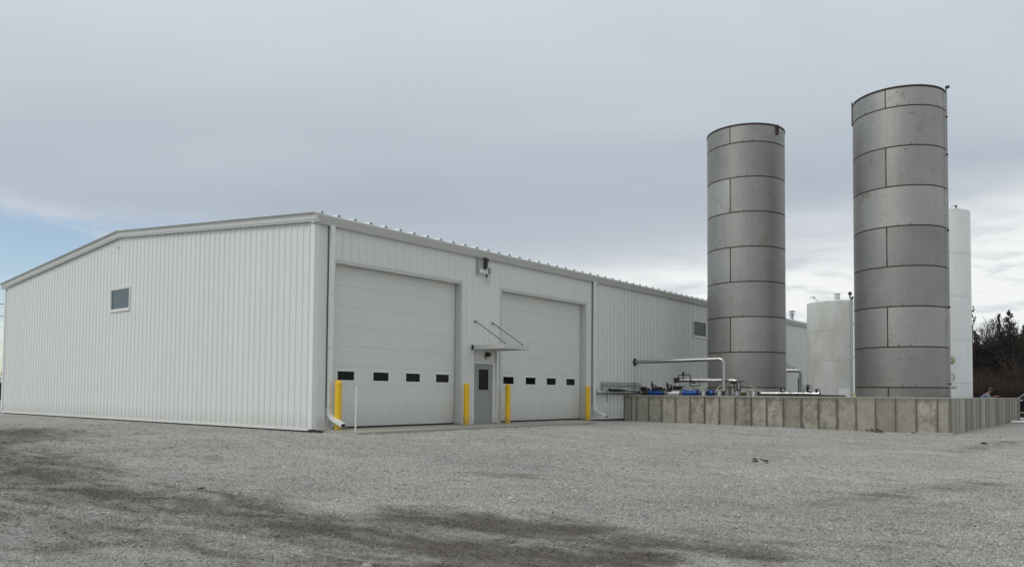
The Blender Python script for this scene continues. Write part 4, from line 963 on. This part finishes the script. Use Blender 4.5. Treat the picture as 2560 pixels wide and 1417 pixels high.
for i, (x, y, rz, l) in enumerate(((33.0, -13.62, 1.95, .62), (33.9, -13.95, 1.5, .6))):
    t = thing('pvc_pipe', (x, y, gzf(x, y)+.07), ('thicker' if i == 0 else 'thinner')+' white plastic pipe offcut lying by the far end of the wall', 'pipe', 'white pipe offcuts'); r_ = .065-.015*i
    b = MB(); b.tube([(-l/2, 0, 0), (l/2, 0, 0)], r_, 12, caps=False); b.tube([(-l/2+.02, 0, 0), (l/2-.02, 0, 0)], r_-.008, 12); b.build('pipe', 'pvc', t, True); t.rotation_euler = (0, 0, rz)
    b = MB(); b.lathe([(r_-.009, -l/2+.01), (.001, -l/2+.01)], n=12, axis='x'); b.build('bore', 'dark', t)

# ------------------------------------------------------------------ dark pickup beyond the wall
def pickup(x, y):
    t = thing('pickup_truck', (x, y, gzf(x, y)), 'black pickup truck with bright trim, parked beyond the far end of the concrete wall', 'truck')
    # local: +y is the nose; x across
    W = .98
    side = [(2.85, .45), (2.9, .75), (2.80, 1.05), (1.55, 1.18), (-2.75, 1.22), (-2.85, .55), (-2.3, .5), (-2.25, .62), (-1.95, .88), (-1.55, .88), (-1.25, .62), (-1.2, .42), (1.25, .42), (1.3, .62), (1.6, .88), (2.0, .88), (2.3, .62), (2.35, .45)]
    b = MB(); b.prism([(-W, q[0], q[1]) for q in side], (2*W, 0, 0)); b.build('body', 'carpaint', t, bevel=.04)
    cab = [(1.35, 1.19), (.62, 1.80), (-.95, 1.86), (-1.25, 1.21)]
    b = MB(); n = len(cab); vs = [(-W+.06+.16*(z-1.2)/.6, yy, z) for yy, z in cab]+[(W-.06-.16*(z-1.2)/.6, yy, z) for yy, z in cab]
    b.add(vs, [tuple(range(n)), tuple(range(n, 2*n))[::-1]]+[(i, i+n, (i+1) % n+n, (i+1) % n) for i in range(n)]); b.build('cab', 'carpaint', t, bevel=.03)
    for s in (-1, 1):
        for (ya, yb, yc, yd) in ((1.08, .55, -.02, -.02), (-.12, -.12, -.88, -1.05)):
            b = MB(); vs = []
            for yy, z in ((ya, 1.26), (yb if ya > 0 else ya, 1.74), (yc, 1.77), (yd, 1.26)):
                xx = s*(W-.055-.16*(z-1.2)/.6); vs.append((xx, yy, z))
            b.add(vs+[(v[0]-s*.01, v[1], v[2]) for v in vs], [(0,1,2,3), (7,6,5,4), (0,4,5,1), (1,5,6,2), (2,6,7,3), (3,7,4,0)]); b.build('side_window', 'blueglass', t)
        b = MB(); b.box(s*W-.008 if s > 0 else -W-.012, s*W+.012 if s > 0 else -W+.008, -2.7, 1.25, 1.195, 1.225); b.build('belt_trim', 'chrome', t)
        b = MB(); b.box(min(s*W, s*(W+.13)), max(s*W, s*(W+.13)), -1.1, 1.15, .33, .42); b.build('running_board', 'chrome', t)
        b = MB(); b.tube([(s*(W-.05), 1.32, 1.22), (s*(W-.17), .60, 1.825), (s*(W-.17), -.9, 1.88)], .028, 8); b.build('edge_reflection', 'galv', t, True)  # pale tube along pillar and roof edge, imitating the sky reflected in black paint
        b = MB(); b.box(min(s*(W+.02), s*(W+.24)), max(s*(W+.02), s*(W+.24)), .92, 1.02, 1.22, 1.42); b.build('mirror', 'black', t, bevel=.02)
        b = MB(); b.box(min(s*W, s*(W+.025)), max(s*W, s*(W+.025)), .0, .2, .98, 1.02); b.build('door_handle', 'chrome', t)
        for yy in (1.8, -1.75):
            b = MB(); b.lathe([(.24, -.11), (.38, -.11), (.41, -.07), (.41, .07), (.38, .11), (.24, .11)], (s*(W-.13), yy, .41), 24, 'x'); wh = b.build('wheel', 'tyre', t, True)
            b = MB(); b.lathe([(.24, s*.09), (.2, s*.05), (.06, s*.10), (.001, s*.10)], (s*(W-.13), yy, .41), 20, 'x'); b.build('rim', 'galv', wh, True)
        b = MB(); b.box(min(s*.55, s*.93), max(s*.55, s*.93), 2.84, 2.90, .75, .95); b.build('headlight', 'glass2', t)
    b = MB(); b.add([(-.80, 1.30, 1.26), (.80, 1.30, 1.26), (.72, .72, 1.755), (-.72, .72, 1.755)], [(0, 1, 2, 3)]); o = b.build('windscreen', 'blueglass', t); o.location = (0, .02, .025)
    b = MB(); b.box(-.5, .5, 2.87, 2.92, .55, .95); b.build('grille', 'chrome', t)
    b = MB(); b.box(-W, W, 2.86, 3.0, .38, .55); b.build('bumper', 'chrome', t, bevel=.03)
    return t
pickup(41.9, -14.1)

# ------------------------------------------------------------------ person leaning over the bonnet
def person(x, y):
    g = gzf(x, y); t = thing('person', (x, y, g), 'person in a light blue shirt and brown cap bending forward beside the black truck', 'person')
    def skin(name, pts, edges, rad, mt, root=0, parent=t, sub=2):
        me = bpy.data.meshes.new(name); me.from_pydata(pts, edges, []); o = bpy.data.objects.new(name, me); COL.objects.link(o); o.parent = parent
        md = o.modifiers.new('skin', 'SKIN'); sk = me.skin_vertices[0] if me.skin_vertices else None
        if sk is None:
            bpy.context.view_layer.objects.active = o; bpy.ops.object.select_all(action='DESELECT'); o.select_set(True)
            me.attributes.new  # skin layer is created with the modifier
        for i, r_ in enumerate(rad): me.skin_vertices[0].data[i].radius = (r_, r_) if not isinstance(r_, tuple) else r_
        me.skin_vertices[0].data[root].use_root = True
        s = o.modifiers.new('sub', 'SUBSURF'); s.levels = sub; s.render_levels = sub; me.materials.append(M[mt]); md.use_smooth_shade = True
        return o
    # +y behind, -y is where the person faces (towards the truck bonnet)
    P = [(0, .10, .92), (0, .06, 1.14), (0, -.06, 1.38), (0, -.22, 1.53), (0, -.31, 1.62), (0, -.39, 1.74), (0, -.41, 1.84)]
    E_ = [(i, i+1) for i in range(6)]; r_ = [.15, .15, .17, .13, .06, .10, .09]
    def limb(start, pts, rads):
        b0_ = len(P); P.extend(pts); r_.extend(rads); E_.append((start, b0_)); E_.extend((b0_+i, b0_+i+1) for i in range(len(pts)-1)); return b0_
    for s in (-1, 1):
        limb(0, [(s*.11, .10, .82), (s*.12, .02, .50), (s*.13, .08, .10), (s*.14, -.08, .04)], [.11, .075, .05, .045])
        h = limb(3, [(s*.21, -.22, 1.48), (s*.25, -.40, 1.28), (s*.18, -.66, 1.40), (s*.17, -.76, 1.43)], [.065, .05, .036, .035])
        hand = h+3
        for q in (-.03, -.01, .01, .03): limb(hand, [(s*.17+q, -.82, 1.44), (s*.17+q*1.2, -.86, 1.42)], [.010, .008])
        limb(hand, [(s*(.17-.035), -.79, 1.45), (s*(.17-.05), -.83, 1.45)], [.011, .009])
    skin('body', P, E_, r_, 'skin')
    sh = [(0, .11, .98), (0, .07, 1.15), (0, -.05, 1.38), (0, -.20, 1.53), (-.21, -.22, 1.485), (-.245, -.37, 1.31), (.21, -.22, 1.485), (.245, -.37, 1.31)]
    skin('shirt', sh, [(0, 1), (1, 2), (2, 3), (3, 4), (4, 5), (3, 6), (6, 7)], [(.18, .15), (.185, .155), (.20, .17), (.16, .14), .085, .075, .085, .075], 'shirt', 1)
    tr_ = [(0, .10, .95), (-.11, .10, .82), (-.12, .02, .50), (-.13, .08, .10), (.11, .10, .82), (.12, .02, .50), (.13, .08, .10)]
    skin('trousers', tr_, [(0, 1), (1, 2), (2, 3), (0, 4), (4, 5), (5, 6)], [.165, .125, .095, .075, .125, .095, .075], 'jeans')
    b = MB(); b.lathe([(.112, 0), (.115, .05), (.09, .10), (.001, .12)], n=16); hr = b.build('hair', 'hair', t, True); hr.location = (0, -.39, 1.78); hr.rotation_euler = (R(22), 0, 0)
    b = MB(); b.lathe([(.118, .02), (.118, .07), (.09, .13), (.001, .15)], n=16); b.prism([(-.08, -.08, .02), (.08, -.08, .02), (.06, -.20, .01), (-.06, -.20, .01)], (0, 0, .012)); c = b.build('cap', 'cap', t, True); c.location = (0, -.39, 1.80); c.rotation_euler = (R(14), 0, 0)
    for s in (-1, 1):
        b = MB(); b.box(s*.14-.05, s*.14+.05, -.20, .12, 0, .09); b.build('shoe', 'black', t, bevel=.03)
        b = MB(); b.lathe([(.012, 0), (.006, .008), (.001, .009)], n=8); e = b.build('eye', 'blackprint', t, True); e.location = (s*.035, -.505, 1.79); e.rotation_euler = (R(90), 0, 0)
    b = MB(); b.prism([(-.014, -.485, 1.76), (.014, -.485, 1.76), (0, -.485, 1.80)], (0, -.035, -.01)); b.build('nose', 'skin', t)
    t.scale = (.98, .98, .98)
person(40.4, -11.13)

# ------------------------------------------------------------------ trees
def leafcloud(mb, pts, size, rr, mi=0):
    for p in pts:
        a = Vector((rr.gauss(0, 1), rr.gauss(0, 1), rr.gauss(0, .6))).normalized(); c = a.orthogonal().normalized()*size*rr.uniform(.5, 1.2); d = a.cross(c).normalized()*size*rr.uniform(.3, .9)
        q = Vector(p); mb.add([q-c-d*.3, q+c*.2-d, q+c, q-c*.2+d], [(0, 1, 2, 3)], mi)
def cedar(x, y, h, r, seed, label, sparse=1., n=1500):
    rr = random.Random(seed); g = gzf(x, y) if abs(x) < 2000 else -.45; t = thing('cedar_tree', (x, y, g-.05), label, 'tree', 'evergreens on the wood edge')
    b = MB(); k = 8; b.tube([(rr.gauss(0, .04)*i, rr.gauss(0, .04)*i, h*i/k) for i in range(k+1)], .1, 7, radii=[.16*(1-i/k)+.02 for i in range(k+1)]); 
    mb = MB(); nb = int(70*sparse*h/9)
    for i in range(nb):
        u = (i+rr.random())/nb; z = h*(.06+.93*u); L = r*(1-u)**.75*rr.uniform(.55, 1.15)+.12; a = rr.uniform(0, 6.28); dx, dy = math.cos(a), math.sin(a); dz = rr.uniform(-.1, .35)*L*(.4+u)
        b.tube([(0, 0, z), (dx*L*.5, dy*L*.5, z+dz*.3), (dx*L, dy*L, z+dz)], .02, 3, radii=[.03, .018, .008])
        m_ = int(n/nb*(.4+L/r)); pts = []
        for _ in range(m_): q = rr.random()**.7; s = .10+.20*(1-q)*L; pts.append((dx*L*q+rr.gauss(0, s*.5), dy*L*q+rr.gauss(0, s*.5), z+dz*q+rr.gauss(0, .09)))
        leafcloud(mb, pts, .085, rr)
    b.build('trunk', 'bark', t); mb.build('crown', 'cedar', t); return t
def bare(x, y, h, seed, label, mt='twig', spread=.55, depth=5, name='bare_tree', grp='bare trees on the wood edge', split=3, lean=0):
    rr = random.Random(seed); g = gzf(x, y); t = thing(name, (x, y, g-.05), label, 'tree', grp); tb = MB(); cb2 = MB()
    def grow(p, d, L, r, dep):
        mid = p+d*L*.5+Vector((rr.gauss(0, .04), rr.gauss(0, .04), 0))*L; e = p+d*L
        (tb if dep >= depth-1 else cb2).tube([p, mid, e], r, 5 if dep > 3 else 3, caps=False, radii=[r, r*.82, r*.62])
        if dep == 0: return
        k = split+(1 if rr.random() < .4 else 0)
        for i in range(k):
            q = p+d*L*rr.uniform(.45, 1.) if i else e
            nd = (d+Vector((rr.gauss(0, spread), rr.gauss(0, spread), rr.gauss(.12, spread*.5)))).normalized(); nd.z = max(nd.z, -.1)
            grow(q, nd.normalized(), L*rr.uniform(.55, .82), max(r*.6, .014), dep-1)
    grow(Vector((0, 0, 0)), Vector((lean, 0, 1)).normalized(), h*.36, h*.021, depth)
    tb.build('trunk', 'bark', t); cb2.build('crown', mt, t); return t
def along(px, d):            # a spot d metres off, seen under a given compass direction from the yard
    a = YAW-math.atan((px-1280)/1931.2); return EYE.x+d*math.cos(a), EYE.y+d*math.sin(a)
cs = [(2434, 104, 12.2, 1.3, .5, 'thin sparse evergreen just right of the tall white tank'), (2527, 98, 11.1, 2.0, 1., 'pointed evergreen standing highest on the wood edge'), (2499, 103, 11.2, 1.1, .7, 'narrow evergreen left of the pointed one'),
      (2566, 96, 9.3, 3.0, 1.3, 'broad dark evergreen at the right end of the photo'), (2470, 112, 8.2, 2.6, 1.2, 'low bushy evergreen behind the bare trees'),
      (2610, 100, 10.4, 2.6, 1.2, 'tall dark evergreen outside the right edge of the photo'), (2660, 102, 10, 2.6, 1.2, 'second evergreen outside the right edge'), (2385, 112, 10., 2.6, 1.2, 'evergreen hidden behind the tall white tank'), (2540, 106, 8.8, 2.8, 1.3, 'rounded evergreen filling the wood right of the pointed one')]
for k_, px in enumerate((2200, 2262, 2318, 2720, 2785, 2850)): cs.append((px, 108+k_ % 2*5, 9.4+.5*(k_ % 3), 2.8, 1.2, ('first', 'second', 'third')[k_ % 3]+(' evergreen hidden behind the right tanks, counted from the left' if k_ < 3 else ' evergreen far outside the right edge, counted from the left')))
for i, (px, d, h, r, s, l) in enumerate(cs): cedar(*along(px, d), h, r, 20+i, l, s, 5200 if s > .5 else 1500)
for i, (px, d, h, l) in enumerate(((2488, 94, 11.0, 'bare spreading tree in the middle of the wood edge'), (2458, 98, 9.8, 'bare leaning tree right of the thin evergreen'), (2550, 92, 9.2, 'bare tree at the right end of the wood edge'), (2512, 99, 10.2, 'bare tree left of the pointed evergreen'), (2420, 96, 8.2, 'bare tree hidden by the tall white tank'), (2590, 94, 8.6, 'bare tree outside the right edge of the photo'))):
    bare(*along(px, d), h, 40+i, l, 'twig', .5, 6)
# brush in front of the wood: thousands of leafless stems nobody could count
def brush_mass():
    rr = random.Random(11); mb = MB(); R_ = random.uniform
    for px in range(2350, 2720, 15):
        for d, h in ((84, 3.4), (88, 4.6), (92, 5.6), (96, 6.2)):
            x, y = along(px+R_(-9, 9)+(d-84)*2, d+R_(-1.5, 1.5)); g = gzf(x, y)-.05; hh = h*R_(.75, 1.15); w_ = 1.7
            for i in range(300):
                px_, py_ = rr.gauss(0, w_*.42), rr.gauss(0, w_*.42); L = hh*rr.uniform(.45, 1.05)*math.exp(-(px_*px_+py_*py_)/(w_*w_*1.3)); a = rr.uniform(0, 6.28); k = rr.uniform(.1, .5)
                p = Vector((x+px_, y+py_, g)); dd = Vector((math.cos(a)*k, math.sin(a)*k, 1)); pts = [p, p+dd*L*.45, p+dd*L*.75+Vector((rr.gauss(0, .1), rr.gauss(0, .1), 0)), p+dd*L]; mi = 0 if d < 91 else 1
                mb.tube(pts, .02, 3, caps=False, radii=[.020, .015, .010, .005], mi=mi)
                for j in range(5):
                    q = pts[1]+(pts[3]-pts[1])*rr.random(); e = q+Vector((rr.gauss(0, .28), rr.gauss(0, .28), rr.uniform(.05, .5)))*(.5+L*.22); mb.add([q, q+Vector((.02, .02, 0)), e], [(0, 1, 2)], mi)
    o = mb.build('brush', ['redtwig', 'twig']); tag(o, 'reddish leafless brush growing before the dark wood at the right', 'brush', kind='stuff')
brush_mass()
# the mass of the wood behind
def far_wood():
    mb = MB(); rr = random.Random(5)
    for i in range(90000):
        px = rr.uniform(2080, 3050); d = rr.uniform(108, 124); x, y = along(px, d); top = 7.6+1.2*math.sin(px*.045)+.8*math.sin(px*.11+2)
        z = -.5+top*rr.random()**.8; leafcloud(mb, [(x, y, z)], .34, rr)
    o = mb.build('far_wood', 'cedar'); tag(o, 'dark mass of the wood behind the evergreens at the right', 'wood', kind='stuff')
far_wood()
# left horizon seen past the gable: shed, hedge trees, wires
for i, px in enumerate((-150, -105, -60, -28, 8)):
    x, y = along(px, 175+5*i); cedar(x, y, 5.0+.5*(i % 3), 2.6, 300+i, ['farthest left hedge evergreen on the left horizon', 'second hedge evergreen on the left horizon', 'hedge evergreen in the middle of the left horizon', 'hedge evergreen beside the far barn', 'hedge evergreen just left of the gable wall'][i], 1.3, 700)
x, y = along(-60, 150); t = thing('far_barn', (x, y, -.5), 'low grey barn far off past the left end of the gable wall', 'barn')
b = MB(); b.box(-12, 6.5, -4, 4, 0, 2.6); b.build('wall', 'stonedark', t); b = MB(); b.prism([(-12.5, -4.5, 2.6), (-12.5, 0, 3.5), (-12.5, 4.5, 2.6)], (19.5, 0, 0)); b.build('roof', 'barn', t); t.rotation_euler.z = R(-20)
def pole(x, y, l):
    t = thing('utility_pole', (x, y, -.5), l, 'pole', 'utility poles'); b = MB(); b.tube([(0, 0, 0), (0, 0, 9.6)], .13, 8, radii=[.16, .11]); b.build('post', 'wood', t, True); b = MB(); b.box(-.06, .06, -1, 1, 8.95, 9.07); b.build('crossarm', 'wood', t)
pole(-16, 59, 'wooden utility pole outside the left edge of the photo'); pole(50, 52, 'wooden utility pole behind the building')
for i, (z, l) in enumerate(((8.75, 'upper black wire crossing the sky left of the gable'), (7.72, 'lower black wire crossing the sky left of the gable'))):
    b = MB(); b.tube([(-16+66*s, 59-7*s, z-1.4*4*s*(1-s)*.35) for s in [q/24 for q in range(25)]], .028, 5); o = b.build('power_line', 'black', None, True); tag(o, l, 'wire', 'power lines')
